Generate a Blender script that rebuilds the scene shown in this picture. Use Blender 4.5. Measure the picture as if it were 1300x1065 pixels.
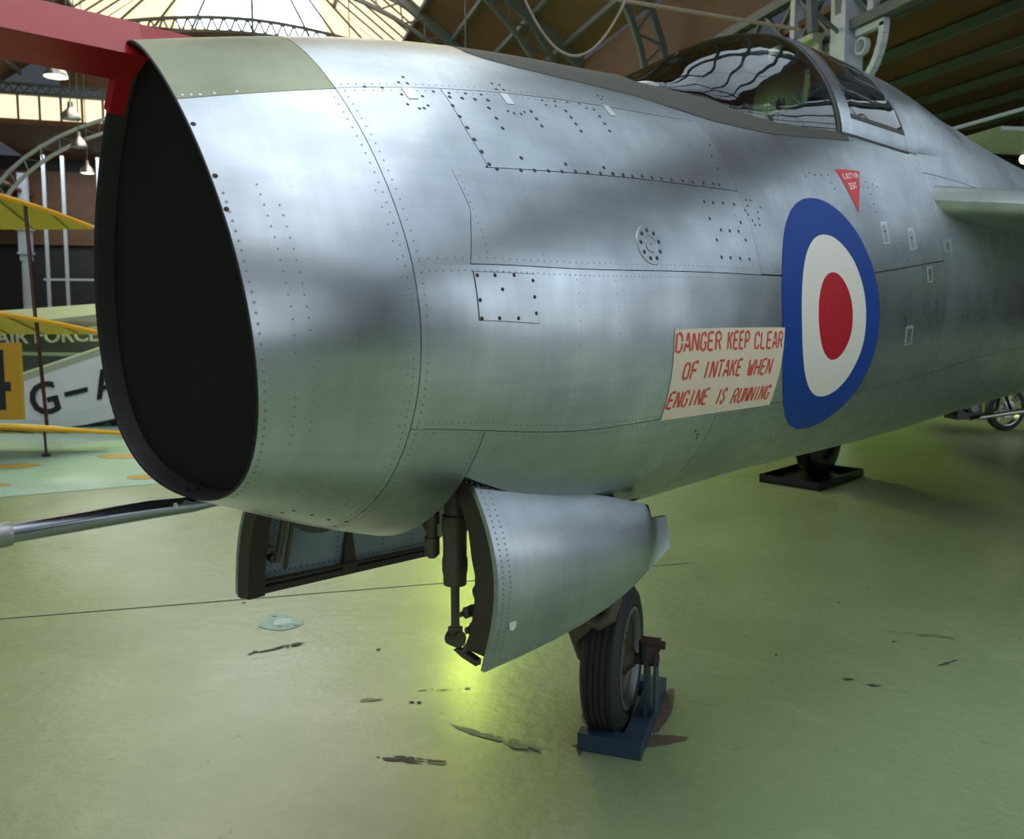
import bpy, bmesh, math, random
import numpy as np
from mathutils import Vector, Matrix
random.seed(7)
C = bpy.context.scene.collection
for o in list(bpy.data.objects): bpy.data.objects.remove(o)
PI = math.pi
# ------------------------------------------------------------------ camera, world, exposure
cd = bpy.data.cameras.new('camera'); cam = bpy.data.objects.new('camera', cd); C.objects.link(cam)
cam.location = (0, 0, 1.7); cam.rotation_euler = (PI/2 - 0.0888, 0, 0)
cd.sensor_width = 36; cd.lens = 1062.1*36/1300; cd.shift_y = -45/1300; cd.clip_start = .05; cd.clip_end = 300
cd.dof.use_dof = True; cd.dof.focus_distance = 2.7; cd.dof.aperture_fstop = 5.0
bpy.context.scene.camera = cam
vs = bpy.context.scene.view_settings
vs.view_transform = 'Standard'; vs.look = 'None'; vs.gamma = 1; vs.exposure = 0.33; vs.use_curve_mapping = False
W = bpy.data.worlds.new('world'); bpy.context.scene.world = W; W.use_nodes = True
W.node_tree.nodes['Background'].inputs[0].default_value = (.75, .85, 1, 1); W.node_tree.nodes['Background'].inputs[1].default_value = .06
HD = math.radians(17)                                   # hall axis heading (to the left of +Y)
def hall(u, w, z=0): return Vector((w*math.cos(HD) - u*math.sin(HD), w*math.sin(HD) + u*math.cos(HD), z))
HM = Matrix.Rotation(HD, 4, 'Z')                        # hall local x = w, y = u
def area(name, loc, target, sx, sy, power, col):
    l = bpy.data.lights.new(name, 'AREA'); l.shape = 'RECTANGLE'; l.size = sx; l.size_y = sy; l.energy = power; l.color = col
    o = bpy.data.objects.new(name, l); C.objects.link(o); o.location = loc
    o.rotation_euler = (Vector(target)-Vector(loc)).to_track_quat('-Z', 'Y').to_euler(); return o
# daylight entering under the glazed roof (over the camera) and from the right aisle, plus an added crossing fill
area('daylight_roof', hall(2, -3, 13.5), hall(2, -2, 0), 9, 16, 170, (.80, .90, 1))
area('daylight_nave', hall(27, 0, 13.3), hall(27, 0, 0), 10, 16, 700, (1, .95, .86))
area('daylight_aisle', hall(-4, 15, 7.0), hall(3, 5, .5), 12, 14, 520, (.84, .92, 1))
area('fill_crossing', hall(42, -7, 8.9), hall(42.5, -7, 0), 6, 5, 420, (.9, .95, 1))  # unseen fill under the boarded ceiling, added to brighten the far columns
# ------------------------------------------------------------------ materials
def new_mat(name):
    m = bpy.data.materials.new(name); m.use_nodes = True
    nt = m.node_tree; b = nt.nodes['Principled BSDF']; return m, nt, b
def S(*c): # sRGB 0-255 -> linear
    return tuple((x/255/12.92 if x/255 <= .04045 else ((x/255+.055)/1.055)**2.4) for x in c) + (1,)
def mat(name, col, rough=.5, metal=0, noise=.15, scale=6, bump=0, bscale=60, emit=None, estr=0, spec=.5, stretch=(1,1,1)):
    m, nt, b = new_mat(name); N = nt.nodes.new; L = nt.links.new
    tc = N('ShaderNodeTexCoord'); mp = N('ShaderNodeMapping'); mp.inputs['Scale'].default_value = stretch
    L(tc.outputs['Object'], mp.inputs['Vector'])
    nz = N('ShaderNodeTexNoise'); nz.inputs['Scale'].default_value = scale; nz.inputs['Detail'].default_value = 5
    L(mp.outputs[0], nz.inputs['Vector'])
    mx = N('ShaderNodeMix'); mx.data_type = 'RGBA'
    c = Vector(col[:3]); mx.inputs[6].default_value = (*(c*(1-noise)), 1); mx.inputs[7].default_value = (*[min(1, x) for x in c*(1+noise)], 1)
    L(nz.outputs[0], mx.inputs[0]); L(mx.outputs[2], b.inputs['Base Color'])
    b.inputs['Roughness'].default_value = rough; b.inputs['Metallic'].default_value = metal; b.inputs['Specular IOR Level'].default_value = spec
    if bump:
        n2 = N('ShaderNodeTexNoise'); n2.inputs['Scale'].default_value = bscale; L(mp.outputs[0], n2.inputs['Vector'])
        bp = N('ShaderNodeBump'); bp.inputs['Strength'].default_value = bump; bp.inputs['Distance'].default_value = .01
        L(n2.outputs[0], bp.inputs['Height']); L(bp.outputs[0], b.inputs['Normal'])
    if emit:
        b.inputs['Emission Color'].default_value = emit; b.inputs['Emission Strength'].default_value = estr
    return m
def skin_mat(name, c0, c1, r0, r1, metal=1.0, bump=.05):
    m, nt, b = new_mat(name); N = nt.nodes.new; L = nt.links.new
    tc = N('ShaderNodeTexCoord')
    def noise(scale, stretch, det=5):
        mp = N('ShaderNodeMapping'); mp.inputs['Scale'].default_value = stretch; L(tc.outputs['Object'], mp.inputs['Vector'])
        n = N('ShaderNodeTexNoise'); n.inputs['Scale'].default_value = scale; n.inputs['Detail'].default_value = det; n.inputs['Roughness'].default_value = .6
        L(mp.outputs[0], n.inputs['Vector']); return n.outputs[0]
    a = noise(2.6, (1,1,1), 3); s = noise(9, (.12,1,3.2), 3); s2 = noise(11, (3.5,.6,.18), 4); f = noise(70, (1,1,1), 1)
    def math_(op, x, y):
        n = N('ShaderNodeMath'); n.operation = op
        for i, q in enumerate((x, y)):
            if isinstance(q, (int, float)): n.inputs[i].default_value = q
            else: L(q, n.inputs[i])
        return n.outputs[0]
    t = math_('ADD', math_('MULTIPLY', a, .7), math_('ADD', math_('MULTIPLY', s, .18), math_('MULTIPLY', s2, .12)))
    mr = N('ShaderNodeMapRange'); mr.inputs[1].default_value = .36; mr.inputs[2].default_value = .64; L(t, mr.inputs[0])
    mx = N('ShaderNodeMix'); mx.data_type = 'RGBA'; mx.inputs[6].default_value = c0; mx.inputs[7].default_value = c1; L(mr.outputs[0], mx.inputs[0])
    oi = N('ShaderNodeObjectInfo'); hv = N('ShaderNodeHueSaturation'); L(mx.outputs[2], hv.inputs['Color'])
    L(math_('ADD', math_('MULTIPLY', oi.outputs['Random'], .10), .95), hv.inputs['Value'])
    L(hv.outputs[0], b.inputs['Base Color'])
    rr = N('ShaderNodeMapRange'); rr.inputs[1].default_value = .3; rr.inputs[2].default_value = .7; rr.inputs[3].default_value = r1; rr.inputs[4].default_value = r0
    L(math_('ADD', math_('MULTIPLY', s2, .2), math_('MULTIPLY', a, .8)), rr.inputs[0]); L(rr.outputs[0], b.inputs['Roughness'])
    b.inputs['Metallic'].default_value = metal
    return m
M = {}
M['skin'] = skin_mat('bare_aluminium_skin', S(156,164,170), S(190,198,202), .24, .38)
M['olive'] = skin_mat('olive_dielectric_panel', S(128,134,108), S(150,156,128), .35, .5, metal=.45)
M['door_inner'] = skin_mat('inner_door_aluminium', S(128,142,150), S(158,170,176), .45, .6, metal=.25)
M['wing'] = skin_mat('wing_skin', S(160,166,160), S(190,196,190), .3, .45)
M['seam'] = mat('dark_joint', S(52,57,60), .6)
M['bolt'] = mat('dark_bolt_head', S(44,48,52), .5, .2)
M['bolt_brown'] = mat('brass_brown_screw', S(58,48,34), .5, .6)
M['rivet'] = mat('rivet_head', S(138,146,154), .40, .9)
M['bright'] = mat('bright_metal_plate', S(215,220,222), .3, .8)
M['antiglare'] = mat('antiglare_paint', S(72,72,64), .6, 0, .12, 9, spec=.3)
M['black'] = mat('matt_black_board', S(13,13,12), .75, 0, .2, 8, spec=.25)
M['lipdark'] = mat('dark_lip_lining', S(34,33,33), .5, .3, .3, 14)
M['steel'] = mat('polished_steel_tube', S(150,152,158), .18, 1, .08, 10)
M['steel2'] = mat('worn_steel_collar', S(160,160,158), .35, 1, .1, 20)
M['blue'] = mat('roundel_blue', S(2,58,140), .5, 0, .08, 5, spec=.22)
M['white'] = mat('roundel_white', S(226,222,212), .42, 0, .05, 5, spec=.4)
M['red'] = mat('roundel_red', S(176,14,34), .5, 0, .08, 5, spec=.22)
M['cream'] = mat('cream_sign', S(222,206,182), .5, 0, .06, 6)
M['stencil'] = mat('stencil_red', S(205,72,54), .5, 0, .12, 30)
M['signred'] = mat('sign_red', S(205,32,40), .45, 0, .06, 6)
M['signwhite'] = mat('sign_white', S(235,225,222), .5)
M['beamred'] = mat('red_painted_beam', S(168,30,34), .28, 0, .12, 3, spec=.5)
M['bay'] = mat('brown_grey_bay_primer', S(62,56,46), .6, .2, .3, 12)
M['gear'] = mat('grey_brown_gear_metal', S(96,90,78), .5, .5, .25, 20)
M['chrome'] = mat('oleo_chrome', S(150,150,145), .22, 1)
M['tyre'] = mat('tyre_rubber', S(34,35,35), .62, 0, .2, 12, .15, 40)
M['hub'] = mat('grey_hub', S(120,124,122), .45, .6, .15, 20)
M['stand'] = mat('blue_grey_stand_paint', S(40,60,80), .42, 0, .15, 12, .1)
M['rust'] = mat('rusty_brown_iron', S(72,50,42), .7, .2, .3, 30)
M['wood'] = mat('brown_ceiling_boards', S(92,64,44), .65, 0, .35, 3, .3, 12, stretch=(1,6,1))
M['iron'] = mat('dark_grey_green_ironwork', S(84,90,92), .5, 0, .2, 3)
M['iron_lt'] = mat('pale_grey_ironwork', S(176,182,190), .5, .1, .12, 3)
M['wall_dark'] = mat('dark_hall_wall', S(38,38,40), .7, 0, .3, 1.2)
M['yellow'] = mat('yellow_doped_fabric', S(196,176,52), .55, 0, .08, 4)
M['yellow_edge'] = mat('orange_yellow_edge', S(222,160,30), .5, 0, .08, 4)
M['ply'] = mat('amber_rudder_fabric', S(176,132,24), .5, 0, .1, 5)
M['darkwood'] = mat('dark_varnished_strut', S(58,26,20), .35, 0, .2, 20)
M['ribline'] = mat('brown_wing_rib', S(120,100,40), .6)
M['wht_air'] = mat('white_aircraft_paint', S(214,218,224), .4, 0, .04, 2)
M['grn_air'] = mat('pale_green_grey_paint', S(150,160,140), .5, 0, .06, 2)
M['gry_air'] = mat('grey_aircraft_paint', S(84,88,90), .5, 0, .12, 2)
M['ink'] = mat('black_lettering', S(14,18,26), .5)
M['cable'] = mat('beige_cable', S(150,130,118), .6)
M['lampglow'] = mat('glowing_lamp', S(255,255,225), .5, emit=(1,1,.62,1), estr=9)
M['lampmetal'] = mat('spun_aluminium_reflector', S(190,190,195), .3, .9)
M['pane'] = mat('translucent_roof_pane', S(225,205,175), .6, 0, .12, 3, emit=S(226,206,172), estr=1.25, stretch=(3,.5,1))
M['pane_cool'] = mat('daylit_clear_pane', S(220,235,255), .5, emit=S(225,238,255), estr=3.2)
M['pane_added'] = mat('added_glow_pane', S(215,226,240), .5, emit=S(208,220,238), estr=.9)  # glow of unseen glazing added to brighten reflections in the metal skin
M['pane_back'] = mat('daylit_roof_pane', S(220,228,240), .5, emit=S(228,233,242), estr=1.8)
M['tube'] = mat('fluorescent_tube', S(255,255,255), .5, emit=S(225,240,255), estr=14)
M['seatgreen'] = mat('pale_green_seat_pack', S(190,225,140), .6, 0, .1, 6)
M['cockpit'] = mat('dark_cockpit_paint', S(22,30,28), .6, 0, .2, 10)
M['blk'] = mat('gloss_black_paint', S(14,14,15), .3)
M['chip'] = mat('bare_teal_concrete', S(150,172,160), .7, 0, .35, 30)
M['crack'] = mat('dirty_crack', S(66,66,52), .8, 0, .3, 30)
M['scuff_grey'] = mat('dull_floor_scuff', S(118,128,92), .5, 0, .2, 30)
M['stain'] = mat('rust_stain', S(92,80,66), .7, 0, .35, 25)
M['ochre'] = mat('ochre_floor_patch', S(176,140,70), .6, 0, .2, 12)
def glass_mat(name, tint, refl):
    m, nt, b = new_mat(name); N = nt.nodes.new; L = nt.links.new
    out = nt.nodes['Material Output']; tr = N('ShaderNodeBsdfTransparent'); tr.inputs[0].default_value = tint
    gl = N('ShaderNodeBsdfGlossy'); gl.inputs['Roughness'].default_value = .03
    fr = N('ShaderNodeFresnel'); fr.inputs[0].default_value = 1.55
    mt = N('ShaderNodeMath'); mt.operation = 'MULTIPLY_ADD'; mt.inputs[1].default_value = 1.6; mt.inputs[2].default_value = refl; L(fr.outputs[0], mt.inputs[0])
    mx = N('ShaderNodeMixShader'); L(mt.outputs[0], mx.inputs[0]); L(tr.outputs[0], mx.inputs[1]); L(gl.outputs[0], mx.inputs[2]); L(mx.outputs[0], out.inputs[0])
    return m
M['glass'] = glass_mat('windscreen_glass', (.86,.95,.88,1), .03)
M['canopyglass'] = glass_mat('canopy_glass', (.82,.90,.86,1), .08)
def floor_mat():
    m, nt, b = new_mat('green_painted_concrete'); N = nt.nodes.new; L = nt.links.new
    tc = N('ShaderNodeTexCoord')
    def noise(scale, det=6, st=(1,1,1), dist=0):
        mp = N('ShaderNodeMapping'); mp.inputs['Scale'].default_value = st; L(tc.outputs['Object'], mp.inputs['Vector'])
        n = N('ShaderNodeTexNoise'); n.inputs['Scale'].default_value = scale; n.inputs['Detail'].default_value = det; n.inputs['Distortion'].default_value = dist
        L(mp.outputs[0], n.inputs['Vector']); return n.outputs[0]
    def ramp(src, a, b_, lo, hi):
        r = N('ShaderNodeMapRange'); r.inputs[1].default_value = a; r.inputs[2].default_value = b_; r.inputs[3].default_value = lo; r.inputs[4].default_value = hi; L(src, r.inputs[0]); return r.outputs[0]
    def mix(f, a, b_):
        x = N('ShaderNodeMix'); x.data_type = 'RGBA'
        for i, q in ((0, f), (6, a), (7, b_)):
            if isinstance(q, (tuple, float, int)): x.inputs[i].default_value = q
            else: L(q, x.inputs[i])
        return x.outputs[2]
    c = mix(ramp(noise(.7), .35, .65, 0, 1), S(130,145,104), S(142,157,116))
    c = mix(ramp(noise(3.2, 8, (1,1,1), .6), .56, .78, 0, .55), c, S(160,172,132))
    c = mix(ramp(noise(9, 8, (1,1,1), 1.2), .66, .74, 0, .5), c, S(96,106,84))
    L(c, b.inputs['Base Color'])
    L(ramp(noise(2.1, 8), .3, .7, .30, .45), b.inputs['Roughness']); b.inputs['Specular IOR Level'].default_value = .6
    b.inputs['Coat Weight'].default_value = .4; b.inputs['Coat Roughness'].default_value = .22
    bp = N('ShaderNodeBump'); bp.inputs['Strength'].default_value = .25; bp.inputs['Distance'].default_value = .02; L(noise(14, 6), bp.inputs['Height']); L(bp.outputs[0], b.inputs['Normal'])
    return m
M['floor'] = floor_mat()
M['floor_teal'] = mat('pale_teal_floor_paint', S(158,188,172), .3, 0, .16, 1.6, .15, 12, stretch=(.3,2,1))
# ------------------------------------------------------------------ mesh helpers
def link(name, verts, faces, m, parent=None, smooth=False, angle=None):
    me = bpy.data.meshes.new(name); me.from_pydata([tuple(v) for v in verts], [], faces); me.update()
    o = bpy.data.objects.new(name, me); C.objects.link(o)
    if m is not None: me.materials.append(M[m] if isinstance(m, str) else m)
    if smooth:
        me.polygons.foreach_set('use_smooth', [True]*len(me.polygons))
        if angle: me.set_sharp_from_angle(angle=math.radians(angle))
    if parent: o.parent = parent
    return o
class MB:
    def __init__(s): s.v = []; s.f = []; s.smooth = False; s.ang = None
    def add(s, vs_, fs): n = len(s.v); s.v += [tuple(x) for x in vs_]; s.f += [tuple(i+n for i in q) for q in fs]; return s
    def box(s, c, d, rot=None, top=1.0):
        x, y, z = [q/2 for q in d]; P = [Vector((sx*x*(top if sz > 0 else 1), sy*y*(top if sz > 0 else 1), sz*z)) for sz in (-1,1) for sy in (-1,1) for sx in (-1,1)]
        if rot is not None: P = [rot @ p for p in P]
        c = Vector(c); return s.add([p+c for p in P], [(0,2,3,1),(4,5,7,6),(0,1,5,4),(2,6,7,3),(0,4,6,2),(1,3,7,5)])
    def bar(s, a, b, w, h=None, up=(0,0,1)):
        a, b = Vector(a), Vector(b); h = h or w; d = (b-a).normalized(); u = Vector(up)
        if abs(d.dot(u)) > .98: u = Vector((0,1,0))
        r = d.cross(u).normalized(); u = r.cross(d); P = []
        for p in (a, b):
            for sx, sy in ((-1,-1),(1,-1),(1,1),(-1,1)): P.append(p + r*sx*w/2 + u*sy*h/2)
        return s.add(P, [(0,1,2,3)[::-1],(4,5,6,7),(0,1,5,4),(1,2,6,5),(2,3,7,6),(3,0,4,7)])
    def tube(s, pts, r, n=10, cap=True):
        pts = [Vector(p) for p in pts]; rs = r if isinstance(r, (list, tuple)) else [r]*len(pts)
        base = len(s.v); prev = None; V = []
        for i, p in enumerate(pts):
            d = (pts[min(i+1, len(pts)-1)] - pts[max(i-1, 0)]).normalized()
            if prev is None: u = d.orthogonal().normalized()
            else: u = (prev - d*prev.dot(d)).normalized()
            prev = u; w = d.cross(u)
            for k in range(n): a = 2*PI*k/n; V.append(p + (u*math.cos(a) + w*math.sin(a))*rs[i])
        F = [(i*n+k, i*n+(k+1)%n, (i+1)*n+(k+1)%n, (i+1)*n+k) for i in range(len(pts)-1) for k in range(n)]
        if cap: F += [tuple(range(n))[::-1], tuple((len(pts)-1)*n+k for k in range(n))]
        s.smooth = True; s.ang = s.ang or 40; return s.add(V, F)
    def lathe(s, c, axis, prof, n=24, close=False):   # prof: (along, radius)
        c = Vector(c); d = Vector(axis).normalized(); u = d.orthogonal().normalized(); w = d.cross(u); V = []
        for a_, r in prof:
            for k in range(n): t = 2*PI*k/n; V.append(c + d*a_ + (u*math.cos(t) + w*math.sin(t))*max(r, 1e-4))
        m_ = len(prof); F = [(i*n+k, i*n+(k+1)%n, (i+1)*n+(k+1)%n, (i+1)*n+k) for i in range(m_-1) for k in range(n)]
        if close: F += [((m_-1)*n+k, (m_-1)*n+(k+1)%n, (k+1)%n, k) for k in range(n)]
        s.smooth = True; s.ang = s.ang or 35; return s.add(V, F)
    def prism(s, poly, off):                          # planar polygon extruded by off
        off = Vector(off); n = len(poly); V = [Vector(p) for p in poly] + [Vector(p)+off for p in poly]
        return s.add(V, [tuple(range(n))[::-1], tuple(range(n, 2*n))] + [(i, (i+1)%n, n+(i+1)%n, n+i) for i in range(n)])
    def grid(s, G):                                    # G[i][j] of points
        n, m_ = len(G), len(G[0]); return s.add([p for r in G for p in r], [(i*m_+j, i*m_+j+1, (i+1)*m_+j+1, (i+1)*m_+j) for i in range(n-1) for j in range(m_-1)])
    def build(s, name, m, parent=None, kind=None):
        o = link(name, s.v, s.f, m, parent, s.smooth, s.ang)
        bm = bmesh.new(); bm.from_mesh(o.data); bmesh.ops.recalc_face_normals(bm, faces=bm.faces); bm.to_mesh(o.data); bm.free()
        if s.smooth and s.ang: o.data.set_sharp_from_angle(angle=math.radians(s.ang))
        if kind: o['kind'] = kind
        return o
def empty(name, loc=(0,0,0), rz=0):
    o = bpy.data.objects.new(name, None); C.objects.link(o); o.location = loc; o.rotation_euler = (0,0,rz); o.empty_display_size = .1; return o
def tag(o, label=None, cat=None, group=None, kind=None):
    if label: o['label'] = label
    if cat: o['category'] = cat
    if group: o['group'] = group
    if kind: o['kind'] = kind
    return o
kids = {}
def copy_tree(o, parent=None):
    c = o.copy(); C.objects.link(c); c.parent = parent
    if parent is not None: c.matrix_parent_inverse = o.matrix_parent_inverse.copy()
    for ch in [x for x in bpy.data.objects if x.parent == o and x.name in ALLN]: copy_tree(ch, c)
    return c
def dup(root):
    c = root.copy(); C.objects.link(c)
    for ch in list(root.children):
        d = ch.copy(); C.objects.link(d); d.parent = c
        for g in list(ch.children):
            e = g.copy(); C.objects.link(e); e.parent = d
    return c
def text_mesh(txt, size, name, m, parent, mtx, depth=.001, space=1.0, xs=1.0):
    cu = bpy.data.curves.new(name, 'FONT'); cu.body = txt; cu.size = size; cu.extrude = depth; cu.space_character = space; cu.resolution_u = 3; cu.offset = size*.012
    t = bpy.data.objects.new(name, cu); C.objects.link(t); bpy.context.view_layer.update()
    me = bpy.data.meshes.new_from_object(t.evaluated_get(bpy.context.evaluated_depsgraph_get()))
    bpy.data.objects.remove(t); me.transform(mtx @ Matrix.Diagonal((xs,1,1,1))); me.materials.clear(); me.materials.append(M[m])
    o = bpy.data.objects.new(name, me); C.objects.link(o); o.parent = parent; return o
# ------------------------------------------------------------------ fuselage surface (stations aft of the intake lip, metres)
FX = np.array([0, .3312, .75, 1.3, 2.0, 2.8, 4.0, 5.5, 7.5, 10.])
FQ = np.array([[0.4276, 1.6025, 0.6928, 0.3488, 0.4924, 0.2304, 0.6692, 0.6683], [0.5377, 1.6591, 0.7213, 0.5334, 0.4631, 0.2643, 0.5484, 0.5211], [0.5864, 1.6441, 0.8155, 0.6275, 0.4855, 0.3416, 0.5465, 0.5218], [0.6067, 1.6396, 0.872, 0.6571, 0.4907, 0.4027, 0.5698, 0.5433], [0.6029, 1.6324, 0.9547, 0.6264, 0.4742, 0.4496, 0.6139, 0.5746], [0.5698, 1.6425, 1.128, 0.6392, 0.4761, 0.4531, 0.6732, 0.5936], [0.6032, 1.7557, 1.1375, 0.7613, 0.4807, 0.4422, 0.6202, 0.5635], [0.5992, 1.7865, 1.0343, 0.7675, 0.4968, 0.4476, 0.6021, 0.5512], [0.6006, 1.7782, 0.9846, 0.747, 0.5013, 0.451, 0.5991, 0.5494], [0.5999, 1.7107, 0.8316, 0.6302, 0.5009, 0.4504, 0.5992, 0.5495]])
def _spl():
    n = len(FX); h = np.diff(FX); A = np.zeros((n,n)); R = np.zeros_like(FQ); A[0,0] = A[-1,-1] = 1
    for i in range(1, n-1):
        A[i,i-1] = h[i-1]; A[i,i] = 2*(h[i-1]+h[i]); A[i,i+1] = h[i]; R[i] = 6*((FQ[i+1]-FQ[i])/h[i]-(FQ[i]-FQ[i-1])/h[i-1])
    return np.linalg.solve(A, R)
FM = _spl()
def loft(x):
    xc = min(x, 10.0); i = int(min(max(np.searchsorted(FX, xc)-1, 0), len(FX)-2)); hh = FX[i+1]-FX[i]; a = FX[i+1]-xc; b = xc-FX[i]
    q = (FM[i]*a**3+FM[i+1]*b**3)/(6*hh)+(FQ[i]/hh-FM[i]*hh/6)*a+(FQ[i+1]/hh-FM[i+1]*hh/6)*b
    if x > 10:
        k = 1-.32*((x-10)/4)**1.5; q = q.copy(); q[0] *= k; q[2] *= k; q[3] *= k
    return q
_c = {}
def lq(x):
    k = round(x, 5)
    if k not in _c: _c[k] = loft(k)
    return _c[k]
def yz(x, V, off=0.0):
    """port y (towards camera) and z for section coordinate V: -1 belly, 0 widest port side, 1 crest, 2 starboard side, 3 = -1"""
    s = 1.0; v = V
    if V > 1: v = 2-V; s = -1.0
    elif V < -1: v = -2-V; s = -1.0
    w, zm, H, B, ks, kt, kb, kc = lq(x); t = abs(v); b0 = (1-t)**3; b1 = 3*(1-t)**2*t; b2 = 3*(1-t)*t*t; b3 = t**3
    if v >= 0:
        y = w*(b0+b1)+kt*w*b2; z = zm+H*(ks*b1+b2+b3)
    else:
        y = w*(b0+b1)+kc*w*b2; z = zm-B*(kb*b1+b2+b3)
    if x > .05: y *= 1+.0014*min(1, (x-.05)*3)*(math.sin(21*x+6*v)*math.sin(17*v-5*x+1)+.5*math.sin(47*x-13*v)*math.sin(31*v+9*x))*(1-t**4)   # slight oil-canning of the thin sheet
    return s*y, z
def shear(x): return float(np.interp(x, [0, .3312, .9], [.0822, .0457, 0]))
def raw(x, V):
    y, z = yz(x, V); return Vector((x - shear(x)*(z-1.6), -y, z))
def surf(x, V, off=0.0):
    p = raw(x, V)
    if off:
        e = .004; xa = max(x-e, 0); tx = raw(x+e, V)-raw(xa, V); tv = raw(x, V+e)-raw(x, V-e); n = tv.cross(tx).normalized()
        c = Vector((p.x, 0, 1.65))
        if n.dot(p-c) < 0: n = -n
        p = p + n*off
    return p
def lin(f, t): return f(t) if callable(f) else f
def pw(pts):
    X = [a for a, b in pts]; Y = [b for a, b in pts]; return lambda t: float(np.interp(t, X, Y))
def patch(name, xa, xb, va, vb, m, parent, nx=10, nv=10, off=0.0, thick=.003, gap=.0010, gx=(1,1), gv=(1,1), xs_in_v=False):
    """skin panel between stations xa..xb (numbers or f(V)) and section bounds va..vb (numbers or f(x)); recessed joints from the gaps"""
    top = []; bot = []
    for i in range(nx+1):
        u = i/nx; rt = []; rb_ = []
        for j in range(nv+1):
            t = j/nv
            if xs_in_v:
                v = va+(vb-va)*t; x0, x1 = lin(xa, v)+gap*gx[0], lin(xb, v)-gap*gx[1]; x = x0+(x1-x0)*u; v = (va+gap*gv[0])+((vb-gap*gv[1])-(va+gap*gv[0]))*t
            else:
                x = (xa+gap*gx[0])+((xb-gap*gx[1])-(xa+gap*gx[0]))*u; v0, v1 = lin(va, x)+gap*gv[0], lin(vb, x)-gap*gv[1]; v = v0+(v1-v0)*t
            rt.append(surf(x, v, off)); rb_.append(surf(x, v, off-thick) if thick else None)
        top.append(rt); bot.append(rb_)
    n, k = nx+1, nv+1; V = [p for r in top for p in r]; F = [(i*k+j, i*k+j+1, (i+1)*k+j+1, (i+1)*k+j) for i in range(nx) for j in range(nv)]
    if thick:
        rim = [(i, 0) for i in range(nx)] + [(nx, j) for j in range(nv)] + [(i, nv) for i in range(nx, 0, -1)] + [(0, j) for j in range(nv, 0, -1)]
        base = len(V); V += [bot[i][j] for i, j in rim]; L_ = len(rim)
        for a in range(L_):
            i, j = rim[a]; i2, j2 = rim[(a+1)%L_]; F.append((i*k+j, i2*k+j2, base+(a+1)%L_, base+a))
    b = MB(); b.add(V, F); b.smooth = True; b.ang = 50
    return b.build(name, m, parent)
_arc = {}
def arcmap(x):
    k = round(x, 4)
    if k not in _arc:
        vv = np.linspace(-1, 1, 201); P = np.array([yz(k, v) for v in vv]); s = np.concatenate([[0], np.cumsum(np.hypot(*np.diff(P, axis=0).T))]); _arc[k] = (vv, s, P[:,1])
    return _arc[k]
def at_arc(x, z0, s_):       # section coordinate at arc length s_ above height z0
    vv, s, z = arcmap(x); return float(np.interp(np.interp(z0, z, s)+s_, s, vv))
def disc_on(mb, x, V, r, h=.0006, n=7, off=0):
    p = surf(x, V, off); q = surf(x+.004, V, off); t = (q-p).normalized(); w = (surf(x, V+.004, off)-p).normalized(); nn = w.cross(t).normalized()
    if nn.dot(p-Vector((p.x, 0, 1.65))) < 0: nn = -nn
    w = nn.cross(t); V_ = []
    for rr, hh in ((r, 0), (r*.7, h)):
        for k in range(n): a = 2*PI*k/n; V_.append(p+(t*math.cos(a)+w*math.sin(a))*rr+nn*(hh+.0002))
    V_.append(p+nn*(h*1.05+.0002)); F = [(k, (k+1)%n, n+(k+1)%n, n+k) for k in range(n)]+[(n+k, n+(k+1)%n, 2*n) for k in range(n)]
    mb.add(V_, F)
def row(mb, pts, step, r, h=.0006, jit=0):
    P = [surf(*p) for p in pts]; L_ = [0]
    for a, b in zip(P, P[1:]): L_.append(L_[-1]+(b-a).length)
    n = int(L_[-1]/step)
    for i in range(n+1):
        s = i*step+random.uniform(-jit, jit); disc_on(mb, float(np.interp(s, L_, [p[0] for p in pts])), float(np.interp(s, L_, [p[1] for p in pts])), r, h)
# ================================================================== THE JET
TH = .7848; jet = empty('jet_aircraft', (-.8093, 1.957, 0), PI/2-TH)
tag(jet, 'bare metal jet fighter with blue, white and red roundel and open nose wheel doors', 'aircraft')
SX = [(.80,1.0),(.806,.89),(.815,.815),(.863,.76),(.969,.723),(1.108,.702),(1.26,.687),(1.42,.672),(1.595,.638),(1.80,.599),(2.18,.555),(2.81,.510)]
strip = pw(SX); sill = pw([(1.50,1.0),(1.56,.80),(1.74,.763),(1.93,.723),(2.07,.650),(2.25,.605),(2.48,.573),(2.74,.547),(2.83,.541),(3.09,.505),(3.34,.478),(3.50,.465)])
hinge = pw([(.53,-.43),(.56,-.44),(1.0,-.56),(1.46,-.675)])
R0, TOP = .3312, .583
# intake ring
patch('lip_panel', 0, R0, -.998, .579, 'skin', jet, 16, 60, gx=(0,1)); patch('lip_panel', 0, R0, 1.421, 2.998, 'skin', jet, 10, 40, gx=(0,1))
o = patch('top_lip_panel', 0, R0, .579, 1.421, 'olive', jet, 14, 40, gx=(0,1)); o['label'] = 'dull olive panel on top of the intake lip'
# upper nose deck
patch('deck_panel', R0, 1.57, TOP, 2-TOP, 'skin', jet, 34, 44, gx=(1,0))
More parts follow.
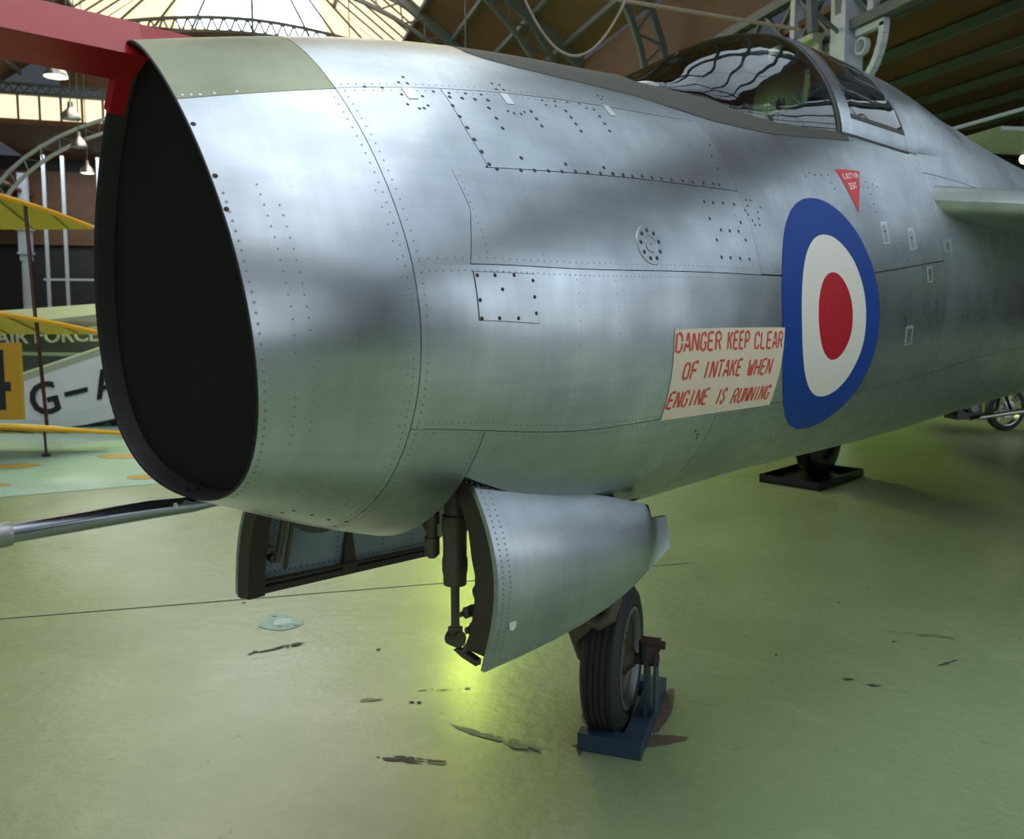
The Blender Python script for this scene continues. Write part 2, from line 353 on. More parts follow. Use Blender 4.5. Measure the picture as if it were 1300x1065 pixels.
# port side panels
B1 = pw([(.347,.616),(.448,.605),(.583,.609)]); B2 = pw([(.125,.473),(.253,.516),(.347,.506)])
H1 = pw([(R0,.341),(.673,.342),(1.134,.356),(1.70,.367)])
BL_ = pw([(.125,.473),(.253,.516),(.345,.507),(.350,.616),(.448,.605),(.583,.609)])
patch('side_panel', R0, BL_, .131, TOP, 'skin', jet, 8, 60, xs_in_v=True)
patch('side_panel', B1, 1.70, .352, TOP, 'skin', jet, 26, 14, xs_in_v=True)
patch('side_panel', B2, 1.70, .133, .352, 'skin', jet, 28, 14, xs_in_v=True)
patch('side_panel', 1.70, 3.49, .135, .47, 'skin', jet, 28, 20, gx=(0,1), gv=(1,0))
patch('sill_panel', 1.70, 3.49, .47, sill, 'skin', jet, 28, 10, gx=(0,1), gv=(0,0))
patch('sill_panel', 1.57, 1.70, TOP, sill, 'skin', jet, 4, 10, gx=(0,0), gv=(0,0))
LOW = pw([(R0,-.276),(.5,-.274),(1.2,-.245),(3.5,-.25)])
patch('lower_side_panel', R0, 1.93, LOW, .133, 'skin', jet, 30, 20)
patch('lower_side_panel', 1.93, 3.49, LOW, .133, 'skin', jet, 26, 20, gap=.0007)
patch('belly_panel', R0, .535, -1.724, LOW, 'skin', jet, 6, 60)
patch('belly_panel', .535, 1.50, hinge, LOW, 'skin', jet, 20, 14)
patch('belly_panel', 1.50, 3.49, -1.75, LOW, 'skin', jet, 28, 60)
# starboard side
patch('side_panel', R0, 1.70, 1.417, 2.276, 'skin', jet, 18, 36); patch('belly_panel', .535, 1.50, -1.724, lambda x: -2-hinge(x), 'skin', jet, 12, 14)
patch('sill_panel', 1.57, 3.49, lambda x: 2-sill(x), 1.53, 'skin', jet, 24, 8, gx=(0,1)); patch('side_panel', 1.70, 3.49, 1.53, 2.26, 'skin', jet, 18, 20)
# rear fuselage
SEAM5 = pw([(3.49,.40),(4.16,.366),(4.8,.378),(6,.38),(14,.38)])
patch('spine_panel', 3.49, 8.4, SEAM5, 1.6, 'skin', jet, 40, 40); patch('rear_side_panel', 3.49, 6.2, -.25, SEAM5, 'skin', jet, 26, 26); patch('rear_side_panel', 6.2, 9.6, -.25, SEAM5, 'skin', jet, 24, 26)
patch('rear_belly_panel', 3.49, 8.4, -1.75, -.25, 'skin', jet, 30, 40); patch('rear_side_panel', 3.49, 9.6, 1.6, 2.25, 'skin', jet, 30, 20)
patch('tail_panel', 8.4, 14, .38, 1.6, 'skin', jet, 20, 30); patch('tail_panel', 9.6, 14, -.25, .38, 'skin', jet, 16, 12); patch('tail_panel', 9.6, 14, 1.6, 2.25, 'skin', jet, 16, 12); patch('tail_panel', 8.4, 14, -1.75, -.25, 'skin', jet, 20, 30)
# backing shell under the joints
def shell():
    b = MB(); off = -.007
    def cell(x0, x1, v0, v1, n=8, k=10):
        G = [[surf(x0+(x1-x0)*i/n, (lin(v0, x0+(x1-x0)*i/n))+(lin(v1, x0+(x1-x0)*i/n)-lin(v0, x0+(x1-x0)*i/n))*j/k, off) for j in range(k+1)] for i in range(n+1)]; b.grid(G)
    cell(.012, .54, -.999, 2.999, 8, 80); cell(.54, 1.50, lambda x: hinge(x)+.01, lambda x: 4-(2+hinge(x))-.01-0, 10, 70)
    cell(1.50, 1.54, -.999, 2.999, 1, 80); cell(1.54, 3.50, -1.0, .46, 20, 50); cell(1.54, 3.50, 1.54, 3.0, 20, 50); cell(1.62, 3.44, .46, lambda x: sill(x)-.02, 20, 4); cell(1.62, 3.44, lambda x: 2-sill(x)+.02, 1.54, 20, 4); cell(3.50, 14, -1, 3, 24, 60)
    b.smooth = True; b.ang = 60; return b.build('inner_frame', 'seam', jet)
shell()
# rounded lip edge and dark intake wall
lp = MB(); G = []
for k in range(81):
    V = -1+4*k/80; r_ = []
    for xo, oo in ((0.0,0),(-.0035,-.0012),(-.005,-.004),(-.0035,-.0075),(.0,-.010)):
        p = surf(.0, V, oo); p.x += xo; r_.append(p)
    G.append(r_)
lp.grid(G); lp.smooth = True; lp.ang = 80; lp.build('lip_edge', 'lipdark', jet)
lp = MB(); G = []
for k in range(81):
    V = -1+4*k/80; r_ = []
    for xx, oo in ((0.0,-.010),(.03,-.019),(.08,-.032),(.4,-.13)):
        p = surf(0, V, oo); p.x += xx; r_.append(p)
    G.append(r_)
lp.grid(G); lp.smooth = True; lp.build('intake_wall', 'lipdark', jet)
# roundel: three painted rings following the skin
def ring_paint(name, m, r0, r1, off, x0=2.278, z0=1.6755):
    b = MB(); G = []; nr = max(3, int((r1-r0)/.02))
    for i in range(nr+1):
        r = r0+(r1-r0)*i/nr; G.append([surf(x0+r*math.cos(a), at_arc(x0+r*math.cos(a), z0, r*math.sin(a)), off) for a in [2*PI*k/96 for k in range(97)]])
    b.grid(G); b.smooth = True; return b.build(name, m, jet)
ring_paint('roundel_blue_ring', 'blue', .31, .457, .0011); ring_paint('roundel_white_ring', 'white', .165, .31, .0011); ring_paint('roundel_red_centre', 'red', .002, .165, .0011)
# painted areas over the skin
def paint(name, m, xa, xb, va, vb, nx, nv, off=.0011, xs=False): return patch(name, xa, xb, va, vb, m, jet, nx, nv, off, thick=0, gap=0, xs_in_v=xs)
paint('antiglare_strip', 'antiglare', .80, 1.57, strip, lambda x: 2-strip(x), 30, 30)['label'] = 'dark matt antiglare paint on nose top'
paint('antiglare_strip', 'antiglare', 1.57, 2.84, strip, lambda x: max(sill(x), strip(x)+.001), 40, 6, .0014); paint('antiglare_strip', 'antiglare', 1.57, 2.84, lambda x: 2-max(sill(x), strip(x)+.001), lambda x: 2-strip(x), 40, 6, .0014)
# danger sign
sg = paint('warning_sign', 'cream', lambda v: 1.191+(v-.006)*-.03, lambda v: 1.840+(v-.006)*.02, -.251, .004, 20, 10, .0014, True); sg['label'] = 'cream stencilled warning notice on the side'
LET = {
'D': [[(0,0),(0,1)],[(.22,1),(.62,1),(.92,.78),(.92,.56)],[(.92,.44),(.92,.22),(.62,0),(.22,0)]],
'A': [[(0,0),(.2,.46)],[(.25,.58),(.43,1),(.55,1),(.98,0)],[(.3,.3),(.72,.3)]],
'N': [[(0,0),(0,1)],[(.1,.98),(.86,.04)],[(.96,0),(.96,1)]],
'G': [[(.92,.78),(.7,1),(.52,1)],[(.38,1),(.08,.8),(.08,.2),(.38,0)],[(.52,0),(.7,0),(.94,.2),(.94,.44),(.6,.44)]],
'E': [[(.05,0),(.05,1)],[(.22,1),(.9,1)],[(.22,.52),(.75,.52)],[(.22,0),(.9,0)]],
'R': [[(.05,0),(.05,1)],[(.22,1),(.65,1),(.92,.82),(.92,.66),(.65,.5),(.22,.5)],[(.6,.42),(.95,0)]],
'K': [[(.05,0),(.05,1)],[(.18,.48),(.9,1)],[(.4,.56),(.95,0)]],
'P': [[(.05,0),(.05,1)],[(.22,1),(.65,1),(.92,.82),(.92,.64),(.65,.46),(.22,.46)]],
'C': [[(.92,.75),(.7,1),(.52,1)],[(.38,1),(.08,.8),(.08,.2),(.38,0)],[(.52,0),(.7,0),(.92,.25)]],
'L': [[(.05,0),(.05,1)],[(.22,0),(.9,0)]],
'O': [[(.42,1),(.08,.82),(.08,.18),(.42,0)],[(.58,0),(.92,.18),(.92,.82),(.58,1)]],
'F': [[(.05,0),(.05,1)],[(.22,1),(.9,1)],[(.22,.52),(.75,.52)]],
'I': [[(.45,0),(.45,1)]],
'T': [[(0,1),(.95,1)],[(.47,0),(.47,.85)]],
'W': [[(0,1),(.2,0),(.36,0),(.48,.62)],[(.52,.7),(.64,0),(.8,0),(1,1)]],
'H': [[(.05,0),(.05,1)],[(.22,.5),(.78,.5)],[(.93,0),(.93,1)]],
'S': [[(.92,.8),(.7,1),(.3,1),(.08,.8),(.08,.64),(.42,.54)],[(.58,.48),(.92,.36),(.92,.2),(.7,0),(.3,0),(.08,.2)]],
'U': [[(.05,1),(.05,.2),(.35,0),(.45,0)],[(.55,0),(.65,0),(.93,.2),(.93,1)]],
'J': [[(.8,1),(.8,.2),(.55,0),(.3,0),(.08,.25)]],
}
def strokes(b, f, polys, w):
    """ribbons of width w (in glyph plane units handled by f) laid on the surface by f(x,y)"""
    for pl in polys:
        P = [pl[0]]
        for a, c in zip(pl, pl[1:]):
            n = max(1, int(math.hypot(c[0]-a[0], c[1]-a[1])/(w*1.5)))
            P += [(a[0]+(c[0]-a[0])*k/n, a[1]+(c[1]-a[1])*k/n) for k in range(1, n+1)]
        L_ = []; R_ = []
        for i, p in enumerate(P):
            a = P[max(i-1, 0)]; c = P[min(i+1, len(P)-1)]; d = math.hypot(c[0]-a[0], c[1]-a[1]) or 1; nx_, ny_ = -(c[1]-a[1])/d, (c[0]-a[0])/d
            L_.append(f(p[0]+nx_*w/2, p[1]+ny_*w/2)); R_.append(f(p[0]-nx_*w/2, p[1]-ny_*w/2))
        n = len(P); b.add(L_+R_, [(i, i+1, n+i+1, n+i) for i in range(n-1)])
def word(txt, x0, x1, zc, h, slant, wst, m, off=.0022, pitch=None, tilt=0):
    """word from station x0 to x1, glyph height h metres, base at section coordinate zc"""
    n = len(txt); adv = (x1-x0)/(n-.22); gw = adv*.75; b = MB()
    for i, ch in enumerate(txt):
        xs0 = x0+i*adv
        def f(px, py, xs0=xs0):
            X = xs0+px+slant*py; return surf(X, zc+tilt*(X-x0)+(py)/1.02*SV(X), off)
        strokes(b, f, [[(a*gw, c*h) for a, c in pl] for pl in LET[ch]], wst)
    o = b.build('stencil_word', m, sg); return o
def SV(x):                                            # dV per metre of arc near the widest line
    vv, s, z = arcmap(round(x, 2)); i = 95; return (vv[i+5]-vv[i-5])/(s[i+5]-s[i-5])
for t_, a, b_, z_ in (('DANGER',1.200,1.433,-.054),('KEEP',1.470,1.602,-.054),('CLEAR',1.634,1.826,-.056),('OF',1.248,1.322,-.132),('INTAKE',1.355,1.570,-.133),('WHEN',1.614,1.768,-.136),('ENGINE',1.203,1.410,-.214),('IS',1.462,1.512,-.219),('RUNNING',1.556,1.798,-.224)):
    word(t_, a, b_, z_,   .053, .04 if z_ > -.1 else .12, .0086, 'stencil')
# ejection seat triangle
tri = ((2.568,.4238),(2.800,.411),(2.655,.293)); b = MB(); n = 12; V = []; idx = {}
for i in range(n+1):
    for j in range(n+1-i):
        k = n-i-j; idx[(i,j)] = len(V); V.append(surf(sum(q*t_[0] for q, t_ in zip((k,i,j), tri))/n, sum(q*t_[1] for q, t_ in zip((k,i,j), tri))/n, .0012))
F = []
for i in range(n):
    for j in range(n-i):
        F.append((idx[(i,j)], idx[(i+1,j)], idx[(i,j+1)]))
        if i+j < n-1: F.append((idx[(i+1,j)], idx[(i+1,j+1)], idx[(i,j+1)]))
b.add(V, F); b.smooth = True; tr_ = b.build('ejection_triangle', 'signred', jet); tr_['label'] = 'red triangle reading ejection seat'
_sg = sg; sg = tr_
word('EJECTION', 2.612, 2.765, .392, .017, 0, .0042, 'signwhite', .002); word('SEAT', 2.64, 2.715, .361, .020, 0, .0046, 'signwhite', .002); sg = _sg
# hatch, port plate, small plates, tabs
patch('hatch_rim', .477, .659, .013, .1175, 'seam', jet, 6, 6, .0006, thick=0, gap=0)
patch('access_hatch', .4785, .6575, .0145, .116, 'skin', jet, 8, 8, .0016, thick=.002, gap=0)
def round_plate(x0, z0):
    b = MB(); G = []
    for r, h in ((.0585,.0002),(.057,.0024),(.026,.0026),(.0245,.0006),(.023,.0004),(.0215,.0032),(.006,.0036),(.0005,.0036)):
        G.append([surf(x0+r*math.cos(a), at_arc(x0, z0, r*math.sin(a)), h) for a in [2*PI*k/40 for k in range(41)]])
    b.grid(G); b.smooth = True; b.ang = 30; o = b.build('round_access_plate', 'skin', jet)
    bb = MB()
    for k in range(9):
        a = 2*PI*(k+.3)/9; disc_on(bb, x0+.042*math.cos(a), at_arc(x0, z0, .042*math.sin(a)), .0066, .0012, 8, .0026)
    disc_on(bb, x0, at_arc(x0, z0, 0), .003, .0005, 6, .0036); bb.build('plate_bolts', 'bolt', o, 'stuff')
zz = yz(1.122, .191)[1]; round_plate(1.122, zz)
for (x0, v0, w_, h_) in ((2.882,.233,.035,.030),(3.16,.207,.035,.030),(3.564,.174,.045,.018),(3.317,.104,.028,.022),(3.082,-.061,.04,.034)):
    o = patch('fastener_plate', x0-w_, x0+w_, v0-h_, v0+h_, 'bright', jet, 3, 3, .0016, thick=.002, gap=0); b = MB()
    patch('plate_centre', x0-w_*.62, x0+w_*.62, v0-h_*.82, v0+h_*.72, 'skin', o, 3, 3, .0022, thick=0, gap=0); disc_on(b, x0, v0+.003, .006, .0015, 7, .0022); b.build('plate_screw', 'bolt', o)
for x0, v0 in ((.513,.560),(.807,.560),(1.219,.566)):
    patch('deck_hinge_tab', x0-.016, x0+.010, v0-.018, v0+.020, 'bright', jet, 2, 3, .0018, thick=.0015, gap=0)
BA = [(0.619,0.553),(0.655,0.551),(0.694,0.55),(0.735,0.55),(0.61,0.524),(0.61,0.49),(0.613,0.457),(0.615,0.424),(0.618,0.392),(0.623,0.36),(0.64,0.349),(0.715,0.349),(0.761,0.351),(0.81,0.352),(0.857,0.353),(0.909,0.356),(0.957,0.356),(1.009,0.357),(1.062,0.358),(1.105,0.359),(0.72,0.523),(0.723,0.491),(0.724,0.461),(0.862,0.524),(0.865,0.5),(0.868,0.478),(1.006,0.54),(1.009,0.518),(1.012,0.497),(1.016,0.475),(1.146,0.537),(1.147,0.512),(1.149,0.488),(0.735,0.381),(0.883,0.373),(1.034,0.373)]
BBt = [(1.061,0.359),(1.104,0.357),(1.145,0.357),(1.191,0.36),(1.237,0.36),(1.283,0.36),(1.333,0.361),(1.39,0.362),(1.445,0.361),(1.504,0.363),(1.562,0.365),(1.595,0.365),(1.671,0.494),(1.641,0.456),(1.638,0.415),(1.466,0.31),(1.515,0.31),(1.573,0.312),(1.639,0.312),(1.464,0.266),(1.51,0.239),(1.56,0.239),(1.613,0.24),(1.645,0.219),(1.47,0.213),(1.474,0.171),(1.525,0.171),(1.582,0.171),(1.641,0.171),(1.643,0.264)]
BC = [(1.73,0.329),(1.762,0.329),(1.727,0.313),(1.7,0.299),(1.71,0.288),(1.726,0.273),(1.734,0.261),(1.765,0.262),(1.775,0.28),(1.783,0.298),(1.812,0.312),(2.273,0.409),(2.314,0.418),(2.358,0.412),(2.415,0.409),(2.478,0.409),(2.478,0.385),(2.493,0.365),(2.823,0.378),(2.826,0.361),(2.891,0.369),(2.93,0.36),(2.831,0.342),(2.835,0.313),(2.839,0.29),(1.418,-0.311),(1.442,-0.327),(1.447,-0.34)]
BH = [(0.486,0.109),(0.536,0.11),(0.592,0.112),(0.649,0.103),(0.648,0.069),(0.649,0.035),(0.591,0.022),(0.534,0.02),(0.484,0.018),(0.484,0.057),(0.551,0.081)]
BL = [(0.161,-0.846),(0.159,-0.759),(0.172,-0.715),(0.227,-0.731),(0.283,-0.75),(0.333,-0.82),(0.36,-0.95),(0.33,-0.744)]
SU = [(0.405,0.585),(0.447,0.581),(0.502,0.602),(0.526,0.624),(0.486,0.557),(0.484,0.524),(0.54,0.552),(0.538,0.521),(0.509,0.511),(0.522,0.512),(0.524,0.599),(0.581,0.57),(0.625,0.567),(0.676,0.569),(0.725,0.569),(0.793,0.619),(0.816,0.616),(0.818,0.597),(0.792,0.596),(0.816,0.576),(0.778,0.517),(0.795,0.511),(0.819,0.511),(0.836,0.519),(0.937,0.571),(0.989,0.573),(0.938,0.553),(0.976,0.554),(1.041,0.576),(1.093,0.577),(1.111,0.562),(1.142,0.561),(1.22,0.63),(1.241,0.628),(1.222,0.614)]
def dots(name, pts, r, m, off=0, h=.0008, n=8):
    b = MB()
    for x, v in pts: disc_on(b, x, v, r, h, n, off)
    return b.build(name, m, jet, 'stuff')
dots('panel_bolts', BA+BBt, .0062, 'bolt'); dots('panel_screws', BC+SU, .0046, 'bolt'); dots('hatch_screws', BH, .0050, 'bolt_brown', .0016); dots('chin_bolts', BL, .0055, 'bolt')
dots('lip_screws', [(.007,.501),(.007,.369),(.006,.295)], .006, 'bolt_brown'); dots('bright_lip_screws', [(.014,.590),(.030,.589),(.047,.587),(.075,.588),(.12,.588)], .0035, 'bright')
b = MB()
for pts, st, r in (([(.010,.33),(.012,.02),(.012,-.3),(.012,-.7)], .021, .0034), ([(.075,.34),(.075,.07),(.067,-.3)], .024, .0026), ([(.103,.29),(.105,0),(.103,-.29)], .024, .0026),
    ([(.315,.55),(.315,-.9)], .017, .0026), ([(.348,.55),(.348,-.9)], .017, .0026), ([(.302,.30),(.302,-.3)], .034, .0022),
    ([(.35,.119),(1.75,.121)], .018, .0022), ([(.35,.146),(1.75,.147)], .022, .0022), ([(.35,-.256),(.9,-.24),(1.9,-.225)], .017, .0024), ([(.35,-.29),(.9,-.272),(1.9,-.262)], .022, .0024),
    ([(.35,.572),(1.6,.570)], .024, .0024), ([(.35,.595),(1.9,.596)], .02, .0024), ([(.52,.33),(.53,.15)], .018, .0022), ([(.60,-.26),(.56,-.42)], .016, .0022),
    ([(.522,-.28),(.522,-.9)], .018, .0026), ([(.55,-.45),(.58,-.455),(1.0,-.545),(1.45,-.655)], .02, .0024), ([(.7,.33),(.7,.15)], .03, .002), ([(.88,.33),(.88,.15)], .03, .002), ([(.8,.11),(.8,-.22)], .03, .002), ([(.95,.11),(.95,-.22)], .03, .002),
    ([(1.62,.35),(1.62,.16)], .022, .0024), ([(1.9,.4),(1.9,.52)], .03, .0026), ([(3.46,.44),(3.46,-.2)], .03, .003), ([(3.53,.42),(3.53,-.2)], .03, .003), ([(3.55,.385),(4.6,.36)], .03, .003), ([(2.93,.42),(2.93,.25)], .03, .003),
    ([(1.0,-.32),(1.9,-.33)], .024, .0024), ([(2.0,-.36),(3.4,-.40)], .028, .003), ([(1.3,-.45),(1.9,-.42)], .024, .0024)):
    row(b, pts, st, r, .0005, .001)
b.build('rivet_rows', 'rivet', jet, 'stuff')
# ------------------------------------------------------------------ windscreen and canopy
ybp = pw([(1.56,.10),(1.60,.171)]); 
CZ = pw([(1.50,2.50),(1.6,2.505),(1.73,2.556),(1.90,2.634),(2.10,2.735),(2.25,2.80),(2.47,2.875),(2.65,2.922),(2.80,2.943),(2.95,2.956),(3.30,2.960),(3.69,2.940),(4.0,2.918),(4.4,2.890)])
def sm(f, x, e=.09): return (f(x-e)+f(x)*2+f(x+e))/4
def can(x, t, off=0):
    """canopy surface: t 0 port sill, .5 crest, 1 starboard sill"""
    y0, z0 = yz(x, min(sill(x), .80)); zc = sm(CZ, x)
    if x < 1.72: y0 *= max(.0, (x-1.50)/.22)**.6
    if x > 3.5:
        y0, z0 = yz(x, min(.95, .465+.58*(x-3.5)**2))
    a = t*PI; n_ = 1.6; c_, s_ = math.cos(a), math.sin(a)
    y = (y0+off)*math.copysign(abs(c_)**(2/n_), c_); z = z0+(zc+off-z0)*abs(s_)**(2/n_)
    return Vector((x, -y, z))
def canopy_part(name, m, x0, x1, t0, t1, nx, nt_, off=0, thick=0):
    b = MB(); G = [[can(x0+(x1-x0)*i/nx, t0+(t1-t0)*j/nt_, off) for j in range(nt_+1)] for i in range(nx+1)]; b.grid(G)
    if thick:
        G2 = [[can(x0+(x1-x0)*i/nx, t0+(t1-t0)*j/nt_, off-thick) for j in range(nt_+1)] for i in range(nx+1)]; b.grid(G2)
        for A, B_ in ((G[0], G2[0]), (G[-1], G2[-1])): b.grid([A, B_])
        b.grid([[r[0] for r in G], [r[0] for r in G2]]); b.grid([[r[-1] for r in G], [r[-1] for r in G2]])
    b.smooth = True; b.ang = 45; return b.build(name, m, jet)
canopy_part('windscreen', 'glass', 1.52, 2.78, 0, 1, 40, 48)
canopy_part('windscreen_bow', 'antiglare', 2.76, 2.785, 0, 1, 2, 48, .004, .03)
canopy_part('canopy_seal', 'seam', 2.785, 2.803, 0, 1, 1, 48, -.002, .02)
o = canopy_part('canopy_frame', 'skin', 2.803, 2.90, 0, 1, 4, 48, .003, .03)
canopy_part('canopy_rail', 'skin', 2.90, 3.40, 0, .075, 12, 4, .003, .02); canopy_part('canopy_rail', 'skin', 2.90, 3.40, .925, 1, 12, 4, .003, .02)
canopy_part('canopy_glass', 'canopyglass', 2.90, 3.40, .075, .925, 16, 36)
canopy_part('canopy_window_rim', 'antiglare', 2.895, 2.91, .15, .85, 1, 36, .005, .01); canopy_part('canopy_window_rim', 'antiglare', 2.90, 3.40, .07, .085, 12, 1, .005, .01)
canopy_part('canopy_rear_frame', 'skin', 3.40, 3.52, 0, 1, 4, 40, .004, .02)
b = MB(); G = []
for i in range(25):
    x = 3.525+1.1*i/24; k = i/24; k = k*k*(3-2*k); r_ = []
    for j in range(41): t = j/40; r_.append(can(min(x, 3.525), t).lerp(surf(3.525, .465+1.07*t), k)+Vector((x-3.525, 0, (surf(x, .465+1.07*t)-surf(3.525, .465+1.07*t)).z)) + Vector((0, (surf(x, .465+1.07*t)-surf(3.525, .465+1.07*t)).y, -.004*k)))
    G.append(r_)
b.grid(G); b.smooth = True; b.build('canopy_fairing', 'skin', jet)
b = MB(); b.smooth = True
G = []
for i in range(13):
    x = 2.80+.62*i/12; p = surf(x, sill(x)-.006, .002); G.append([p+Vector((0,-.001,-.006)), p+Vector((0,-.004,.004)), p+Vector((0,.004,.008))])
b.grid(G); b.build('canopy_gap_seal', 'seam', jet)
# cockpit interior
b = MB()
for s in (-1, 1): b.grid([[Vector((x, -s*(yz(x, sill(x))[0]-.012), yz(x, sill(x))[1]-.01)), Vector((x, -s*(yz(x, sill(x))[0]-.0), 1.75))] for x in np.linspace(1.62, 3.48, 14)])
b.box((2.55,0,1.74), (1.95,.95,.02)); b.box((1.66,0,2.08), (.02,.36,.64)); b.box((3.46,0,2.18), (.02,.6,.84)); b.build('cockpit_tub', 'cockpit', jet)
b = MB(); b.box((2.06,0,2.30), (.30,.46,.22), top=.8); b.lathe((1.98,0,2.44), (0,0,1), [(0,.07),(.05,.07),(.07,.03),(.075,.001)]); b.build('instrument_coaming', 'cockpit', jet)
b = MB(); b.prism([(2.905,.13,2.60),(2.905,-.115,2.64),(2.905,-.13,2.775),(2.905,.01,2.80),(2.905,.10,2.775),(2.905,.125,2.70)], (.05,0,0)); b.build('seat_headrest', 'seatgreen', jet)
b = MB(); b.box((2.98,0,2.2), (.10,.36,.9)); b.box((2.78,0,1.98), (.42,.40,.12)); b.build('ejection_seat', 'cockpit', jet)
b = MB(); b.tube([(2.60,-.17,2.40),(2.60,-.17,2.56)], .008, 8); b.lathe((2.60,-.17,2.555), (0,0,1), [(0,.003),(.005,.018),(.03,.022),(.045,.015),(.05,.001)], 12); b.build('black_lever_knob', 'blk', jet)
b = MB(); b.tube([(3.2,.05,2.1),(3.2,.05,2.75)], .04, 10); b.lathe((3.2,.05,2.73), (0,0,1), [(0,.04),(.03,.06),(.09,.06),(.12,.02),(.125,.001)], 14); b.build('ejection_gun', 'bright', jet)
# ------------------------------------------------------------------ pitot boom
b = MB(); b.tube([(.14,0,1.226),(.05,0,1.230),(-.05,0,1.234),(-3.4,0,1.232)], [.008,.019,.0215,.0225], 24); b.smooth = True; bo = b.build('pitot_boom', 'steel', jet); bo['label'] = 'polished steel tube under the intake lip'
b = MB(); b.lathe((-.34,0,1.2335), (-1,0,0), [(0,.022),(.0,.0265),(.012,.0275),(.03,.0265),(.05,.0275),(.07,.0265),(.07,.022)], 24); b.build('boom_collar', 'steel2', bo)
b = MB(); b.lathe((.0,-.0215,1.240), (0,-1,0), [(0,.006),(.002,.0055),(.003,.001)], 10); b.build('boom_rivet', 'bright', bo)
# ------------------------------------------------------------------ nose wheel bay, doors
b = MB()
for s in (-1, 1): b.grid([[Vector((x, -s*(yz(x, hinge(x))[0]-.008), yz(x, hinge(x))[1])), Vector((x, -s*(yz(x, hinge(x))[0]-.07), 1.62))] for x in np.linspace(.545, 1.5, 8)])
b.box((1.02,0,1.625), (1.0,.85,.01)); 
for x_ in (.546, 1.506):
    P = [surf(x_, v, -.012) for v in np.linspace(-1.98, 0, 24)] + [Vector((x_, .45, 1.63))*1 for _ in ()]
    P = [p for p in P if p.z < 1.62]; P.sort(key=lambda p: math.atan2(p.z-1.62, p.y)); P = [Vector((x_, -.5, 1.62))]*0 + P
    b.prism(P, (.008,0,0))

b.build('gear_bay', 'bay', jet)
b = MB(); [b.box((x,0,1.6), (.03,.8,.05)) for x in (.72,.92,1.12,1.32)]; b.build('bay_frame', 'gear', jet)
def door(side, outline_top, outline_bot, bulge, m_out, m_in, name, zl=None):
    """curved door: outline_top/bot are lists of (x, y, z) stations from front to rear"""
    n = 27; k = 12; tp = [Vector(p) for p in outline_top]; bt = [Vector(p) for p in outline_bot]
    def samp(P, t):
        q = t*(len(P)-1); i = min(int(q), len(P)-2); return P[i].lerp(P[i+1], q-i)
    O_ = []; I_ = []
    for i in range(n+1):
        t = i/n; a, c = samp(tp, t), samp(bt, t); ro = []; ri = []
        for j in range(k+1):
            s = j/k; p = a.lerp(c, s); bl = bulge*(1-.80*t**1.3)*math.sin(PI*s**.92)
            if zl:
                zt_ = zl(p.x); sa = min(1, max(0, (zt_-p.z)/(zt_-c.z))); p.y = .403+.042*sa; bl = bulge*(1-.93*t**1.3)*math.sin(PI*sa**.92)
            ro.append(Vector((p.x, -(p.y+side*bl), p.z))); ri.append(Vector((p.x, -(p.y+side*(bl-.016)), p.z)))
        O_.append(ro); I_.append(ri)
    b = MB(); b.grid(O_)
    b.smooth = True; b.ang = 45; b.grid([O_[0], I_[0]]); b.grid([O_[-1], I_[-1]]); b.grid([[r[0] for r in O_], [r[0] for r in I_]]); b.grid([[r[-1] for r in O_], [r[-1] for r in I_]])
    d = b.build(name, m_out, jet); b = MB(); b.grid(I_); b.smooth = True; b.build('inner_skin', m_in, d)
    return d, O_, I_
ntop = [(.59,.405,1.275),(.75,.40,1.237),(.90,.395,1.20),(1.04,.39,1.165),(1.17,.39,1.133),(1.27,.395,1.105),(1.335,.40,1.087),(1.345,.405,1.05),(1.355,.41,1.036),(1.44,.435,1.030)]
nbot = [(.60,.445,.775),(.74,.447,.778),(.87,.448,.785),(.99,.45,.797),(1.10,.45,.815),(1.19,.45,.838),(1.25,.45,.858),(1.285,.45,.873),(1.31,.45,.884),(1.42,.45,.935)]
nd, NO, NI = door(1, ntop, nbot, .078, 'skin', 'bay', 'nose_gear_door', pw([(.59,1.276),(1.335,1.088),(1.46,1.055)])); nd['label'] = 'open nose wheel door hanging beside the wheel'
ftop = [(.46,-.42,1.22),(.66,-.42,1.20),(.9,-.42,1.17),(1.1,-.42,1.15),(1.3,-.42,1.12),(1.46,-.42,1.09)]
fbot = [(.45,-.60,.762),(.65,-.60,.752),(.9,-.60,.742),(1.1,-.60,.735),(1.25,-.60,.74),(1.40,-.58,.85)]
fd, FO, FI = door(-1, ftop, fbot, .06, 'skin', 'door_inner', 'nose_gear_door')
# door furniture: near door rivets, emblem-like fastener, front edge frame and linkages
b = MB()
def ddot(b, G, i, j, r, side, fi=0., fj=0.):
    p = G[i][j].lerp(G[min(i+1, len(G)-1)][j], fi); p = p.lerp(G[i][min(j+1, len(G[0])-1)].lerp(G[min(i+1,len(G)-1)][min(j+1,len(G[0])-1)], fi), fj)
    a = (G[min(i+1,len(G)-1)][j]-G[i][j]).normalized(); c = (G[i][min(j+1,len(G[0])-1)]-G[i][j]).normalized() if j < len(G[0])-1 else (G[i][j]-G[i][j-1]).normalized()
    n_ = a.cross(c).normalized(); n_ = n_ if n_.y*side < 0 else -n_
    b.add([p+(a*math.cos(t)+c*math.sin(t))*r+n_*.0004 for t in [PI*k/3 for k in range(6)]]+[p+n_*.0013], [(k, (k+1)%6, 6) for k in range(6)])
for j in range(11):
    for f in (.1,.43,.76): 
        ddot(b, NO, 0, j, .0030, 1, .35, f); ddot(b, NO, 0, j, .0030, 1, .85, f)
for i in range(25): 
    for f in (.1,.5): ddot(b, NO, i, 11, .0028, 1, f, .6)
b.build('door_rivets', 'rivet', nd, 'stuff')
